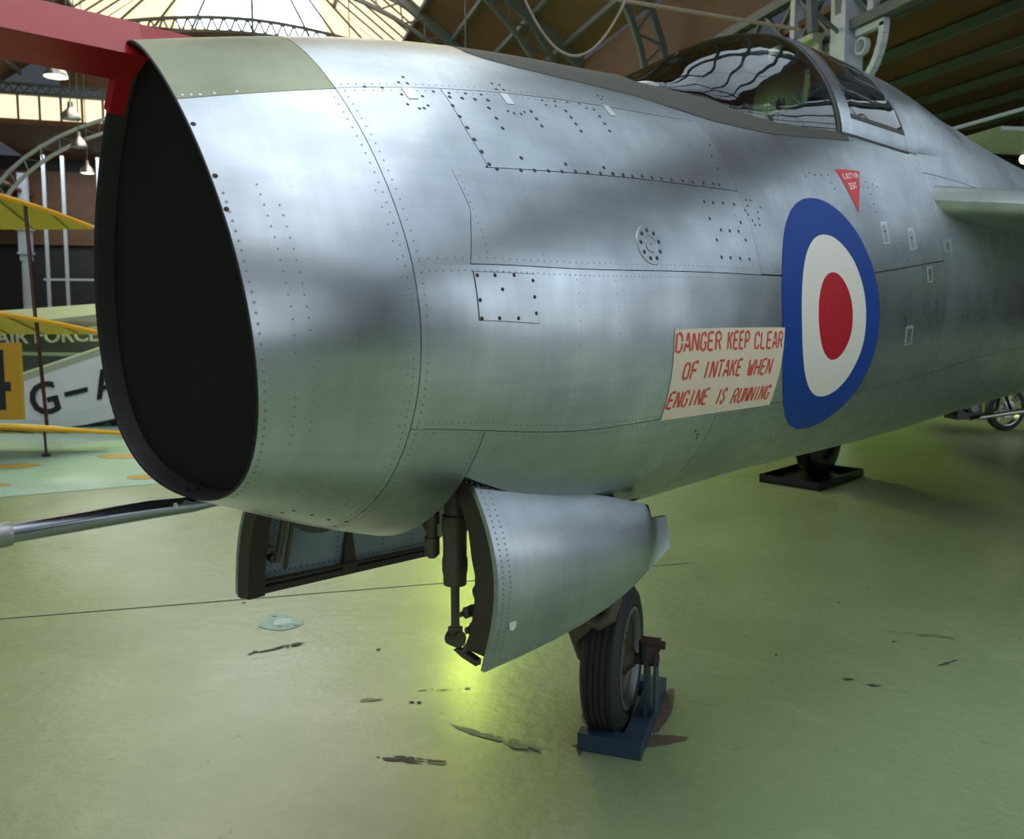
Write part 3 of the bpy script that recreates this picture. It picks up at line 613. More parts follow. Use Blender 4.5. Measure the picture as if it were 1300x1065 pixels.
b = MB(); b.grid([[NO[1][9].lerp(NO[2][9], .3)+Vector((r*math.cos(a), -.0015, r*1.25*math.sin(a))) for a in [PI*k/8 for k in range(17)]] for r in (.001,.013)]); b.build('door_fastener', 'bright', nd)
b = MB(); [ddot(b, NO, 1, 9, .0034, 1, .3+.05*s, .0) for s in (-2, 2)]; b.build('fastener_screws', 'bolt', nd)
# inner frame near door and mechanism at front
def rib(G, i0, off, w, m, parent, name, j0=0, j1=None):
    b = MB(); j1 = j1 or len(G[0])-1; G_ = []
    for j in range(j0, j1+1):
        p = G[i0][j]; G_.append([p+Vector((0, 0, 0)), p+Vector((0, off, 0)), p+Vector((w, off, 0)), p+Vector((w, 0, 0))])
    b.grid(G_); return b.build(name, m, parent)
rib(NI, 0, .07, .04, 'bay', nd, 'door_front_frame', 0, 11); rib(NI, 12, .04, .03, 'bay', nd, 'door_rib'); rib(NI, 19, .04, .03, 'bay', nd, 'door_rib')
rib(FI, 0, -.07, .06, 'bay', fd, 'door_front_frame'); rib(FI, 26, -.04, .03, 'bay', fd, 'door_rear_frame')
b = MB(); q = FI[3]; b.bar(FI[0][12]+Vector((0,-.015,.005)), FI[21][12]+Vector((0,-.015,.005)), .03, .022); b.tube([FI[0][11]+Vector((0,-.03,.0)), FI[21][11]+Vector((0,-.03,0))], .007, 8); b.build('door_bottom_rail', 'bay', fd)
b = MB(); p = FI[10][11]; b.prism([p+Vector((-.03,-.03,-.02)), p+Vector((.035,-.03,-.02)), p+Vector((.03,-.03,.015)), p+Vector((.01,-.03,.16)), p+Vector((-.005,-.03,.16)), p+Vector((-.02,-.03,.02))], (0,.02,0)); b.build('door_bracket', 'bay', fd)
b = MB(); G_ = []
for r in (.001, .75, 1.0):
    G_.append([])
    for k in range(25):
        a = 2*PI*k/24; cx = 6.3+2.9*r*math.cos(a)+1.3*r*math.sin(a); cy = 4.2+3.2*r*math.sin(a); i = int(cx); j = int(cy); fi = cx-i; fj = cy-j
        p = FI[i][j].lerp(FI[i+1][j], fi).lerp(FI[i][j+1].lerp(FI[i+1][j+1], fi), fj); G_[-1].append(p+Vector((0, -.003 if r < .9 else -.001, 0)))
b.grid(G_); b.smooth = True; b.build('door_recess', 'gry_air', fd)
b = MB()
for i in range(2, 22):
    for f in (.1,.6): ddot(b, FI, i, 10, .0032, 1, f, .5)
for i in (3, 9, 14, 18):
    for j in range(2, 10): ddot(b, FI, i, j, .0032, 1, .2, .1); ddot(b, FI, i, j, .0032, 1, .2, .6)
b.build('door_rivets', 'bolt', fd, 'stuff')
# brackets and links at the front of the far door
b = MB()
for i_, j_, r in ((2,3,.016),(1,6,.02),(2,8,.022),(3,9,.015),(1,10,.016)): q = FI[i_][j_]; b.lathe(q+Vector((0,-.005,0)), (0,-1,0), [(0,.001),(0,r),(.03,r),(.035,r*.6),(.05,r*.6),(.05,.001)], 12)
b.tube([FI[1][5]+Vector((0,-.05,0)), FI[2][7]+Vector((0,-.045,0)), FI[1][9]+Vector((0,-.05,0))], .010, 8); b.tube([FI[3][3]+Vector((0,-.04,0)), FI[3][9]+Vector((0,-.05,0))], .012, 8); b.tube([FI[4][3]+Vector((0,-.03,0)), FI[4][10]+Vector((0,-.04,0))], .007, 8); b.build('door_linkage', 'gear', fd)
# door jack: vertical strut at bay front
JX, JY = .72, -.195
jk = MB(); jk.lathe((JX, JY, 1.36), (0,0,-1), [(0,.028),(.16,.030),(.165,.036),(.20,.036),(.205,.030),(.235,.030),(.24,.036),(.285,.037),(.29,.034),(.36,.034),(.365,.037),(.40,.037),(.41,.034),(.44,.033),(.44,.001)], 18); jo = jk.build('door_jack', 'gear', jet)
jk = MB(); jk.tube([(JX,JY,.95),(JX,JY,.775)], .0125, 12); jk.build('jack_rod', 'gear', jo)
jk = MB(); jk.lathe((JX, JY-.02, .760), (0,1,0), [(0,.001),(0,.024),(.04,.024),(.04,.001)], 16); jk.box((JX,JY,.775), (.03,.03,.04)); jk.build('jack_end', 'gear', jo)
jk = MB(); jk.tube([(JX-.03,JY+.065,1.36),(JX-.03,JY+.065,1.05),(JX-.025,JY+.06,1.0)], [.017,.017,.012], 10); jk.lathe((JX-.03,JY+.065,1.12), (0,0,-1), [(0,.017),(0,.023),(.03,.023),(.03,.017)], 12); jk.lathe((JX-.03,JY+.065,1.05), (0,0,-1), [(0,.017),(0,.022),(.05,.022),(.06,.012)], 12); jk.tube([(JX-.03,JY+.10,1.36),(JX-.03,JY+.10,1.08),(JX-.0,JY+.08,1.02)], .008, 8); jk.build('hydraulic_pipe', 'gear', jo)
jk = MB(); jk.tube([(JX,JY-.05,1.35),(JX+.005,JY-.055,1.12),(JX+.01,JY-.07,1.0),(JX+.03,JY-.1,.82)], .006, 8); jk.build('hydraulic_hose', 'bay', jo)
lk = MB(); lk.box((.68,-.36,.90), (.03,.03,.10)); lk.lathe((.65,-.37,.91), (-.4,-.9,0), [(0,.001),(0,.022),(.05,.022),(.055,.012),(.07,.012),(.07,.001)], 12)
lk.prism([(.66,-.30,.84),(.66,-.345,.86),(.66,-.40,.79),(.66,-.385,.75),(.66,-.34,.77)], (.025,0,0)); lk.lathe((.655,-.325,.83), (-1,0,0), [(0,.001),(0,.020),(.03,.020),(.035,.009),(.05,.009),(.05,.001)], 12); lk.lathe((.655,-.37,.785), (-1,0,0), [(0,.001),(0,.022),(.03,.022),(.035,.012),(.05,.012),(.05,.001)], 12)
lk.tube([(.65,-.36,.77),(.63,-.35,.72),(.62,-.33,.705)], [.016,.02,.012], 10); lk.prism([(.62,-.25,.69),(.62,-.30,.70),(.62,-.40,.685),(.62,-.40,.665),(.62,-.31,.675)], (.02,0,0)); lk.v = [(x, -.365+(y+.36)*.6, .875+(z-.80)*.8) for x, y, z in lk.v]; lk.build('door_latch_linkage', 'gear', nd)
# ------------------------------------------------------------------ nose leg and wheel (castored)
WC = Vector((1.815, .085, .296)); wa = PI/2-TH                                          # wheel heading 21 deg in world, expressed in aircraft frame
hd = math.radians(90-19.5)-(PI/2-TH); fwd = Vector((math.cos(hd), math.sin(hd), 0)); axl = Vector((math.sin(hd), -math.cos(hd), 0))   # axl points to the camera's right
wh = MB(); R_, hw = .296, .078
prof = [(-hw+.02,.20),(-hw+.004,.215),(-hw,.245),(-hw+.008,.270),(-hw+.022,.286)]
for g_ in (-.045,-.022,0,.022,.045): prof += [(g_-.010,R_-.002+(.0 if abs(g_) < .03 else -.004)),(g_-.0095+.015,R_-.001+(.0 if abs(g_) < .03 else -.004)),(g_+.007,R_-.008),(g_+.010,R_-.008)]
prof += [(hw-.022,.286),(hw-.008,.270),(hw,.245),(hw-.004,.215),(hw-.02,.20)]
wh.lathe(WC, axl, prof, 64); ty = wh.build('nose_wheel_tyre', 'tyre', jet)
wh = MB(); wh.lathe(WC, axl, [(hw-.022,.204),(hw-.004,.203),(hw-.002,.190),(hw-.012,.182),(hw-.03,.176)], 48); wh.lathe(WC, -axl, [(hw-.022,.204),(hw-.004,.203),(hw-.002,.190),(hw-.012,.182),(hw-.03,.176)], 48); wh.build('wheel_rim', 'hub', ty)
wh = MB(); wh.lathe(WC, axl, [(hw-.03,.180),(hw-.05,.165),(hw-.05,.075),(hw-.02,.068),(hw-.01,.05),(hw-.005,.045),(hw+.012,.03),(hw+.012,.001)], 32); wh.lathe(WC, -axl, [(hw-.03,.180),(hw-.05,.165),(hw-.05,.075),(hw-.02,.06),(hw-.02,.001)], 32)
for k in range(8):
    a = 2*PI*k/8; u = axl.orthogonal().normalized(); w_ = axl.cross(u); wh.lathe(WC+(u*math.cos(a)+w_*math.sin(a))*.12+axl*(hw-.05), axl, [(0,.016),(.012,.016),(.014,.010),(.014,.001)], 8)
wh.build('wheel_hub', 'gear', ty)
lg = MB(); top = Vector((1.58, 0, 1.55)); kn = WC+Vector((-.20,0,.46)); lg.tube([top, kn+Vector((-.01,0,.22)), kn], [.055,.055,.05], 16); lo = lg.build('nose_leg', 'gear', jet)
lg = MB(); b0 = WC-fwd*.10+Vector((0,0,.36)); 
for s in (-1,): lg.tube([kn+Vector((0,0,-.0)), b0+axl*s*.11-fwd*.05+Vector((0,0,-.04)), WC-fwd*.20+axl*s*.115+Vector((0,0,.18)), WC-fwd*.05+axl*s*.118], [.035,.032,.028,.022], 12)
lg.build('wheel_fork', 'gear', lo)
lg = MB(); lg.tube([WC-axl*.13, WC+axl*.165], .022, 12); lg.build('axle', 'rust', lo)
lg = MB(); c_ = WC-fwd*.24+Vector((0,0,.22)); lg.prism([c_-axl*.11+Vector((0,0,.16)), c_-axl*.02-fwd*.05+Vector((0,0,.16)), c_-axl*.0-fwd*.07+Vector((0,0,.02)), c_-axl*.09-fwd*.02+Vector((0,0,-.08)), c_-axl*.12+Vector((0,0,-.02))], fwd*.03); lg.build('fork_link', 'gear', lo)
lg = MB(); lg.tube([c_-axl*.05-fwd*.06+Vector((0,0,.03)), c_+axl*.01-fwd*.06+Vector((0,0,.02)), c_+axl*.05-fwd*.05+Vector((0,0,.05)), c_+axl*.07-fwd*.03+Vector((0,0,.12)), c_+axl*.07+Vector((0,0,.2))], [.018,.024,.026,.022,.02], 12); lg.build('fork_lug', 'gear', lo)
lg = MB(); lg.bar((1.0,0,1.58), kn+Vector((-.02,0,.12)), .05, .05); lg.build('drag_brace', 'gear', lo)
# ------------------------------------------------------------------ wings, fin, tailplane, main wheels
def wing(side, name='wing'):
    b = MB(); G = []
    st = [(.40,3.38,9.6,.115),(.50,3.52,9.55,.112),(.60,3.68,9.5,.11),(.8,4.00,9.6,.105),(1.2,4.65,9.8,.10),(2.5,6.55,10.5,.085),(4.0,9.15,11.3,.06),(5.1,11.05,11.9,.035),(5.3,11.6,12.0,.01)]
    for y, le, te, th in st:
        r_ = []; c_ = te-le
        pr = [(0,0),(.002,.42),(.006,.68),(.014,.90),(.03,1.0),(.10,1.15),(.35,1.5),(.7,.9),(1,.03)]
        up = [(a, h) for a, h in pr]; dn = [(a, -h*.85) for a, h in pr[::-1]][:-1]
        for a, h in up+dn: r_.append(Vector((le+c_*a, -side*y, 2.225+h*th*.75-(y-.6)*.01)))
        r_.append(r_[0].copy()); G.append(r_)
    b.grid(G); b.smooth = True; b.ang = 60; return b.build(name, 'wing', jet)
wing(1); wing(-1)
for y, x0, L_ in ((0, 9.6, 3.6),):
    b = MB(); b.add([(x0,-.05,2.5),(x0+4.2,-.05,2.4),(x0+4.6,-.012,4.9),(x0+3.2,-.012,4.9),(x0,.05,2.5),(x0+4.2,.05,2.4),(x0+4.6,.012,4.9),(x0+3.2,.012,4.9)], [(0,1,2,3),(4,7,6,5),(0,3,7,4),(3,2,6,7),(1,5,6,2)]); b.build('tail_fin', 'wing', jet)
b = MB()
for s in (-1, 1): b.add([(11.6,s*.4,1.6),(13.6,s*.4,1.6),(14.6,s*2.2,1.6),(14.0,s*2.2,1.6),(11.6,s*.4,1.66),(13.6,s*.4,1.64),(14.6,s*2.2,1.61),(14.0,s*2.2,1.61)], [(0,1,2,3),(4,7,6,5),(0,3,7,4),(3,2,6,7),(1,5,6,2)])
b.build('tailplane', 'wing', jet)
b = MB(); b.lathe((13.9,0,1.7), (1,0,0), [(0,.42),(.5,.36),(.5,.33),(.1,.33)], 32); b.build('jet_nozzle', 'gear', jet)
for s in (1, -1):
    b = MB(); c_ = (7.37, -s*1.80, .40); b.lathe(c_, (0,1,0), [(-.09,.22),(-.10,.30),(-.08,.37),(-.04,.395),(.04,.395),(.08,.37),(.10,.30),(.09,.22),(.09,.001)], 40); b.lathe(c_, (0,1,0), [(-.09,.22),(-.05,.2),(-.05,.001)], 30); b.build('main_wheel', 'blk', jet)
    b = MB(); b.tube([(7.37,-s*1.66,.40),(7.30,-s*1.62,.8),(7.2,-s*1.5,2.1)], [.05,.06,.07], 12); b.build('main_leg', 'blk', jet)
    b = MB(); b.prism([(7.05,-s*1.98,.5),(7.7,-s*1.98,.5),(7.8,-s*1.9,1.9),(6.95,-s*1.9,1.9)], (0,.03,0)); b.build('main_leg_door', 'wing', jet)
tray = empty('drip_tray', (3.02,8.30,0), PI/2-TH); tag(tray, 'black metal drip tray on the floor under the far main wheel of the jet', 'tray')
b = MB(); b.box((0,0,.012), (1.0,.62,.024)); [b.box((s*.49,0,.045), (.02,.62,.07)) for s in (-1,1)]; [b.box((0,s*.30,.045), (1.0,.02,.07)) for s in (-1,1)]; b.build('tray_body', 'blk', tray)
# ================================================================== intake cover, red beam
JM = jet.matrix_world.copy(); JM = Matrix.Translation(jet.location) @ Matrix.Rotation(PI/2-TH, 4, 'Z')
def world_empty(name): return empty(name, jet.location, PI/2-TH)
ic = world_empty('intake_cover'); tag(ic, 'matt black blanking board filling the oval air intake of the jet', 'cover')
b = MB(); V = []; n = 80
for k in range(n): p = surf(0, -1+4*k/n, -.022); p.x += .034; V.append(p)
V2 = [p+Vector((.012,0,0)) for p in V]; c0 = sum(V, Vector())/n
G = [[c0.lerp(p, s) for p in V+[V[0]]] for s in (.001,.3,.6,.85,1)]; b.grid(G); b.grid([V+[V[0]], V2+[V2[0]]]); b.grid([[c0.lerp(p, s)+Vector((.012,0,0)) for p in V+[V[0]]] for s in (1,.5,.001)]); b.smooth = True; b.ang = 40; b.build('cover_board', 'black', ic)
b = MB(); b.lathe((.060,-.005,1.262), (-1,0,0), [(0,.024),(.012,.024),(.022,.016),(.024,.001)], 16); b.build('cover_knob', 'black', ic)
rb_ = world_empty('red_beam_cover'); tag(rb_, 'long red painted guard beam running forward from the top of the intake', 'beam')
b = MB(); sec = [(-.008,2.264),(.095,2.228),(.13,2.25),(.13,2.335),(.045,2.352)]   # (aircraft starboard y, z)
b.prism([(-4.2, y, z) for y, z in sec], (4.2-.018, 0, 0)); b.build('beam_body', 'beamred', rb_)
b = MB(); b.prism([(-.03, y, z) for y, z in ((.02,2.30),(.135,2.300),(.14,2.335),(.045,2.350))], (.22,0,0)); b.build('beam_tongue', 'beamred', rb_)
b = MB(); G = []
for k in range(9):
    V_ = 1.16+.20*k/8; a = surf(0, V_, .003); c_ = surf(0, V_, -.02); G.append([a+Vector((.03,0,0)), a+Vector((-.008,0,0)), c_+Vector((-.008,0,0)), c_+Vector((.028,0,0))])
b.grid(G); b.smooth = True; b.ang = 40; b.build('beam_clip', 'beamred', rb_)
# ================================================================== wheel stand
ws = empty('wheel_stand', (.5, 3.25, 0)); tag(ws, 'blue-grey steel stand bolted to the nose wheel axle on the floor', 'stand')
WL = lambda x, y, z: Vector((x-.5, y-3.25, z))
wcw = JM @ WC; ax = (Matrix.Rotation(PI/2-TH, 3, 'Z') @ axl); fw = (Matrix.Rotation(PI/2-TH, 3, 'Z') @ fwd)
c_ = Vector((wcw.x-.5, wcw.y-3.25, 0)); H_ = .07
side0 = c_+ax*.125
b = MB(); b.bar(side0-fw*.20+Vector((0,0,H_/2)), side0+fw*.36+Vector((0,0,H_/2)), .075, H_); b.build('side_bar', 'stand', ws)
b = MB(); b.bar(side0-fw*.21+ax*.037+Vector((0,0,H_/2)), side0-fw*.21-ax*.21+Vector((0,0,H_/2)), .06, H_*.98); b.build('front_bar', 'stand', ws)
b = MB(); b.bar(side0+fw*.33+ax*.037+Vector((0,0,H_/2)), side0+fw*.33-ax*.20+Vector((0,0,H_/2)), .07, H_*.98); b.build('rear_bar', 'stand', ws)
b = MB(); b.bar(side0+ax*.015+Vector((0,0,H_)), side0+ax*.015+Vector((0,0,.37)), .012, .10, up=fw); b.bar(side0+ax*.05+Vector((0,0,H_)), side0+ax*.05+Vector((0,0,.34)), .010, .07, up=fw); b.build('upright_plate', 'stand', ws)
b = MB(); u = ax
b.lathe(side0-ax*.02+Vector((0,0,.30)), ax, [(0,.001),(0,.028),(.08,.028),(.08,.001)], 6); b.lathe(side0-ax*.005+Vector((0,0,.365)), ax, [(0,.001),(0,.03),(.07,.03),(.07,.018),(.09,.018),(.09,.001)], 6); b.box(side0+ax*.02+Vector((0,0,.335)), (.07,.07,.06)); b.build('axle_bolt', 'rust', ws)
# ================================================================== floor and hall
fl = link('floor', [(-30,-16,0),(30,-16,0),(34,58,0),(-34,58,0)], [(0,1,2,3)], 'floor'); tag(fl, kind='structure')
b = MB(); P = [(-9.5,6.6),(-4.9,7.35),(-3.3,8.15),(-1.2,8.9),(2.5,11.5),(2.0,30),(-20,30),(-20,5)]; b.add([(x,y,.003) for x,y in P], [tuple(range(len(P)))]); tag(b.build('floor_marking', 'floor_teal', fl))
def blob(name, m, cx, cy, rx, ry, rot, n=18, j=.3, z=.003, parent=fl):
    n *= 2; V = []; ph = [random.uniform(0, 6.28) for _ in range(5)]
    for k in range(n):
        a = 2*PI*k/n; r = 1+j*sum(math.sin((q+2)*a+ph[q])/(q+1.6) for q in range(5))*.6+random.uniform(-.05,.05); x, y = rx*r*math.cos(a), ry*r*math.sin(a); V.append((cx+x*math.cos(rot)-y*math.sin(rot), cy+x*math.sin(rot)+y*math.cos(rot), z))
    b = MB(); b.add(V, [tuple(range(n))]); return b.build(name, m, parent)
def scuff(cx, cy, L_, wd, rot, n=9, m='crack'):
    b = MB()
    for q in range(n):
        t = (q/(n-1)-.5)*L_; ox = cx+t*math.cos(rot)+random.uniform(-wd, wd)*.6; oy = cy+t*math.sin(rot)+random.uniform(-wd, wd)*.6; k = 9; rr = random.uniform(.3, 1)*wd; st = random.uniform(1, 2.6); V = []
        for i in range(k): a = 2*PI*i/k; r = rr*random.uniform(.5, 1.2); x, y = r*st*math.cos(a), r*.6*math.sin(a); V.append((ox+x*math.cos(rot)-y*math.sin(rot), oy+x*math.sin(rot)+y*math.cos(rot), .0015+.0004*q))
        b.add(V, [tuple(range(k))])
    return b.build('floor_scuff', m, fl, 'stuff')
b = MB(); b.bar((-3.4,4.33,.0015), (-1.55,4.80,.0015), .008, .003); b.bar((-1.55,4.80,.0015), (1.2,5.5,.0015), .006, .003); b.build('floor_joint', 'crack', fl)
scuff(2.15, 4.25, .3, .02, -.3, 14, 'scuff_grey'); blob('floor_scuff', 'crack', 1.55, 3.72, .03, .01, 0, 14, .6); blob('floor_scuff', 'crack', 1.64, 3.66, .03, .01, 0, 14, .6); blob('floor_scuff', 'crack', 2.1, 3.9, .06, .008, .5, 14, .6)
blob('worn_patch', 'chip', -1.262, 4.42, .12, .10, .2, 22, .45); blob('worn_patch', 'floor_teal', -1.25, 4.44, .06, .04, .2, 22, .5, .0035)
scuff(-1.19, 4.07, .26, .022, .5, 13); scuff(-.40, 3.03, .2, .022, -.15, 12, 'stain'); scuff(-.05, 3.18, .34, .035, -.5, 16, 'scuff_grey'); scuff(-.62, 3.52, .07, .022, .3, 6, 'scuff_grey'); scuff(-1.26, 4.36, .2, .014, .2, 8, 'stain'); scuff(-.30, 3.62, .2, .012, .1, 7, 'scuff_grey'); scuff(.30, 3.18, .2, .03, 1.2, 9, 'stain')
blob('rust_stain', 'stain', .47, 3.16, .22, .05, .15, 26, .12, .0015); blob('rust_stain', 'stain', .64, 3.42, .035, .22, -.35, 26, .15, .002); blob('rust_stain', 'stain', .36, 3.36, .07, .12, 0, 22, .15, .0018)
for x, y, r in ((-3.72,8.4,.22),(-4.95,8.0,.10),(-4.5,9.6,.3),(-5.4,9.0,.25)): blob('ochre_patch', 'ochre', x, y, r, r*.5, .1, 16, .2, .006)
for i in range(14): blob('small_chip', 'crack', random.uniform(-1.8,2.2), random.uniform(3.1,6), .012, .008, random.random(), 8, .4)
# hall shell -------------------------------------------------------------
hr = empty('ceiling', (0,0,0), HD); tag(hr, kind='structure')
ZR, SL, WN = 17.5, .75, 10.3; zr = lambda w: ZR-SL*abs(w)
U0, U1 = -14, 38
for s in (-1, 1):
    UB = 8; b = MB(); b.add([(s*6.2,UB,zr(6.2)),(s*6.2,U1,zr(6.2)),(s*WN,U1,zr(WN)),(s*WN,UB,zr(WN)),(s*6.2,UB,zr(6.2)+.1),(s*6.2,U1,zr(6.2)+.1),(s*WN,U1,zr(WN)+.1),(s*WN,UB,zr(WN)+.1)], [(0,1,2,3),(4,7,6,5),(0,4,5,1),(2,6,7,3)]); b.build('boarded_slope', 'wood', hr)
    b = MB(); b.add([(0,U0,zr(0)+.12),(0,U1,zr(0)+.12),(s*1.0,U1,zr(1)+.12),(s*1.0,U0,zr(1)+.12)], [(0,1,2,3)]); b.build('ridge_board', 'wood', hr)
    for w_ in (7.4,8.6,9.7):
        b = MB(); b.box((s*w_,(U0+U1)/2,zr(w_)-.08), (.12,U1-U0,.16)); b.build('purlin', 'iron', hr)
    for w_ in (1.0,3.6,6.2):
        b = MB(); b.box((s*w_,(U0+U1)/2,zr(w_)-.06), (.14,U1-U0,.16)); b.build('purlin', 'iron', hr)
me_p = {}
def pane_at(s, u, w0, w1, m, du=.86):
    key = (s, w0, w1, m, du)
    if key not in me_p:
        b = MB(); b.add([(s*w0,0,zr(w0)),(s*w0,du,zr(w0)),(s*w1,du,zr(w1)),(s*w1,0,zr(w1)),(s*w0,0,zr(w0)+.02),(s*w0,du,zr(w0)+.02),(s*w1,du,zr(w1)+.02),(s*w1,0,zr(w1)+.02)], [(0,1,2,3),(4,7,6,5),(0,4,5,1),(1,5,6,2),(2,6,7,3),(3,7,4,0)]); o = b.build('roof_pane', m, hr); me_p[key] = o.data
    else: o = bpy.data.objects.new('roof_pane', me_p[key]); C.objects.link(o); o.parent = hr
    o.location = (0, u, 0)
def bar_at(s, u, w0, w1):
    key = ('b', s, w0, w1)
    if key not in me_p:
        b = MB(); b.bar((s*w0,0,zr(w0)-.02), (s*w1,0,zr(w1)-.02), .05, .10); o = b.build('glazing_bar', 'iron', hr); me_p[key] = o.data
    else: o = bpy.data.objects.new('glazing_bar', me_p[key]); C.objects.link(o); o.parent = hr
    o.location = (0, u, 0)
for s in (-1, 1):
    k = 0
    while 12+k*.9 < U1-.5:
        u = 12+k*.9; pane_at(s, u+.02, 1.0, 6.2, 'pane'); bar_at(s, u, 1.0, 6.2); k += 1
    for k in range(7): pane_at(s, U0+k*3.15, 6.3, 10.2, 'pane_added', 3.1)  # lower slopes out of view, given glowing panes to lift the skin reflections
    for k in range(8): pane_at(s, U0+k*3.25, 1.0, 6.2, 'pane_back', 3.2); bar_at(s, U0+k*3.25, 1.0, 6.2)
# flat boarded ceilings over the side aisles, with beams
for s in (-1, 1):
    ua = -14 if s < 0 else 9
    b = MB(); b.box((s*(WN+6.1),(ua+47)/2,7.25), (12.2,47-ua,.12)); b.build('aisle_boards', 'wood', hr)
    for k in range(7): b = MB(); b.box((s*(WN+.9+k*1.8),(ua+47)/2,7.05), (.12,47-ua,.20)); b.build('aisle_beam', 'iron', hr)
for k in range(10):
    for j in range(4): b = MB(); b.box((WN+1.7+j*3.0,-14+2.3*k+1.15,7.25), (2.9,2.2,.06)); b.build('added_aisle_pane', 'pane_added', hr)  # unseen glowing aisle roof, added to brighten the jet's port side
b = MB(); [b.box((WN+.2+j*3.0,-2.5,7.2), (.12,23,.2)) for j in range(5)]; b.build('aisle_glazing_bars', 'iron', hr)
# walls
def wallbox(name, c, d, m='wall_dark'):
    b = MB(); b.box(c, d); o = b.build(name, m); o.rotation_euler = (0,0,HD); tag(o, kind='structure'); return o
wl = wallbox('wall_left', (-22.6,16.5,3.7), (.3,61,7.4)); wr = wallbox('wall_right', (22.6,16.5,3.7), (.3,61,7.4))
wb = wallbox('wall_back', (0,-14.2,4.6), (45,.3,9.2)); wf = wallbox('wall_front', (0,47.2,4.5), (46,.3,9.4), 'wall_dark')
b = MB(); b.box((0,43,9.1), (21,10,.1)); b.build('crossing_boards', 'wood', hr)
b = MB(); b.box((0,46.9,6.7), (45,.1,3.6)); o = b.build('trim_4', 'wood'); o.rotation_euler = (0,0,HD); tag(o, kind='structure')
# gables above the end walls
def gable(u, name):
    g = empty(name, (0,0,0), HD); tag(g, kind='structure'); return g
gf = gable(38, 'wall_gable')
for (a, z0, c2, z1) in ((-10.3,8.9,-2.4,13.2),(2.7,8.9,10.3,13.2)): pass
b = MB(); b.prism([(-10.3,38,9.0),(10.3,38,9.0),(10.3,38,zr(10.3)),(7.2,38,zr(7.2)),(7.2,38,10.6),(-4.5,38,10.6),(-4.5,38,9.9),(-10.3,38,9.9)], (0,.1,0)); b.build('gable_boards', 'wood', gf)
b = MB(); b.prism([(-7.2,38,10.6),(7.2,38,10.6),(7.2,38,zr(7.2)),(5.2,38,13.2),(-5.2,38,13.2),(-7.2,38,zr(7.2))], (0,.1,0)); b.build('gable_boards', 'wood', gf)
b = MB(); b.prism([(-10.3,38,9.9),(-4.5,38,9.9),(-4.5,38,10.0),(-10.3,38,10.0)], (0,.1,0)); b.build('gable_rail', 'iron', gf)
pts = [(3.0*math.cos(a), 37.95, 13.3+2.9*math.sin(a)) for a in [PI*k/16 for k in range(17)]]; b = MB(); b.prism([(x+.2,y,z) for x,y,z in pts], (0,.04,0)); wdw = b.build('window_1', 'pane_cool'); wdw.rotation_euler = (0,0,HD); tag(wdw, kind='structure')
b = MB(); b.prism([(-5.6,38,13.2),(5.6,38,13.2),(0,38,17.5)], (0,.1,0)); b.build('gable_panes', 'pane', gf)
b = MB(); [b.bar((w_,37.9,13.2), (w_*.2,37.9,17.2), .08) for w_ in (-5,-3.6,-2.2,2.6,3.8,5)]; [b.bar((w_,37.88,13.2), (w_,37.88,16.6), .1) for w_ in (.2,)]; b.build('gable_bars', 'iron', gf)
b = MB()
for k in range(24): a, c2 = -5.6+11.2*k/24, -5.6+11.2*(k+1)/24; f = lambda w_: 13.0+.7*math.cos(w_/5.6*PI/2); b.bar((a,37.6,f(a)), (c2,37.6,f(c2)), .12, .12); b.bar((a,37.6,f(a)-.55), (c2,37.6,f(c2)-.55), .12, .12); b.bar((a,37.6,f(a)), ((a+c2)/2,37.6,f(a)-.55), .07); b.bar(((a+c2)/2,37.6,f(a)-.55), (c2,37.6,f(c2)), .07)
b.build('arched_lattice_girder', 'iron', gf)
b = MB(); b.add([(-10.3,38.0,9.25),(-4.2,38.0,9.25),(-4.2,38.0,10.1),(-10.3,38.0,10.1)], [(0,1,2,3)]); 
for k in range(8):
    x0 = -10.2+k*.76; b2 = MB(); b2.box((x0+.35,37.85,9.62), (.68,.05,.88)); b2.build('clerestory_pane', 'pane', gf); b2 = MB(); b2.box((x0,37.8,9.62), (.07,.1,1.0)); b2.build('clerestory_bar', 'iron', gf)
b = MB()
for k in range(16): a = -10.3+k*.38; b.bar((a,37.7,10.15), (a+.19,37.7,10.45), .05); b.bar((a+.19,37.7,10.45), (a+.38,37.7,10.15), .05)
b.bar((-10.3,37.7,10.12), (-4.2,37.7,10.12), .1); b.bar((-10.3,37.7,10.47), (-4.2,37.7,10.47), .1); b.build('clerestory_lattice', 'iron', gf)
gb = gable(-14, 'wall_gable'); b = MB(); b.prism([(-10.3,-14.05,9.1),(10.3,-14.05,9.1),(10.3,-14.05,zr(10.3)),(0,-14.05,17.6),(-10.3,-14.05,zr(10.3))], (0,-.1,0)); b.build('gable_boards', 'wall_dark', gb)
for i, (w0, w1, z0, z1) in enumerate(((-9,-5.2,2.2,8.2),(-4.6,-.8,2.2,8.2),(1,4.6,2.2,8.2))):
    b = MB(); b.box(((w0+w1)/2,-13.98,(z0+z1)/2), (w1-w0,.05,z1-z0)); o = b.build('window_%d' % (i+3), 'pane_back'); o.rotation_euler = (0,0,HD); tag(o, kind='structure')
    b = MB(); [b.box((w0+(w1-w0)*k/4,-13.92,(z0+z1)/2), (.08,.08,z1-z0)) for k in range(5)]; [b.box(((w0+w1)/2,-13.92,z0+(z1-z0)*k/5), (w1-w0,.08,.08)) for k in range(6)]; b.build('window_frame', 'iron', o)
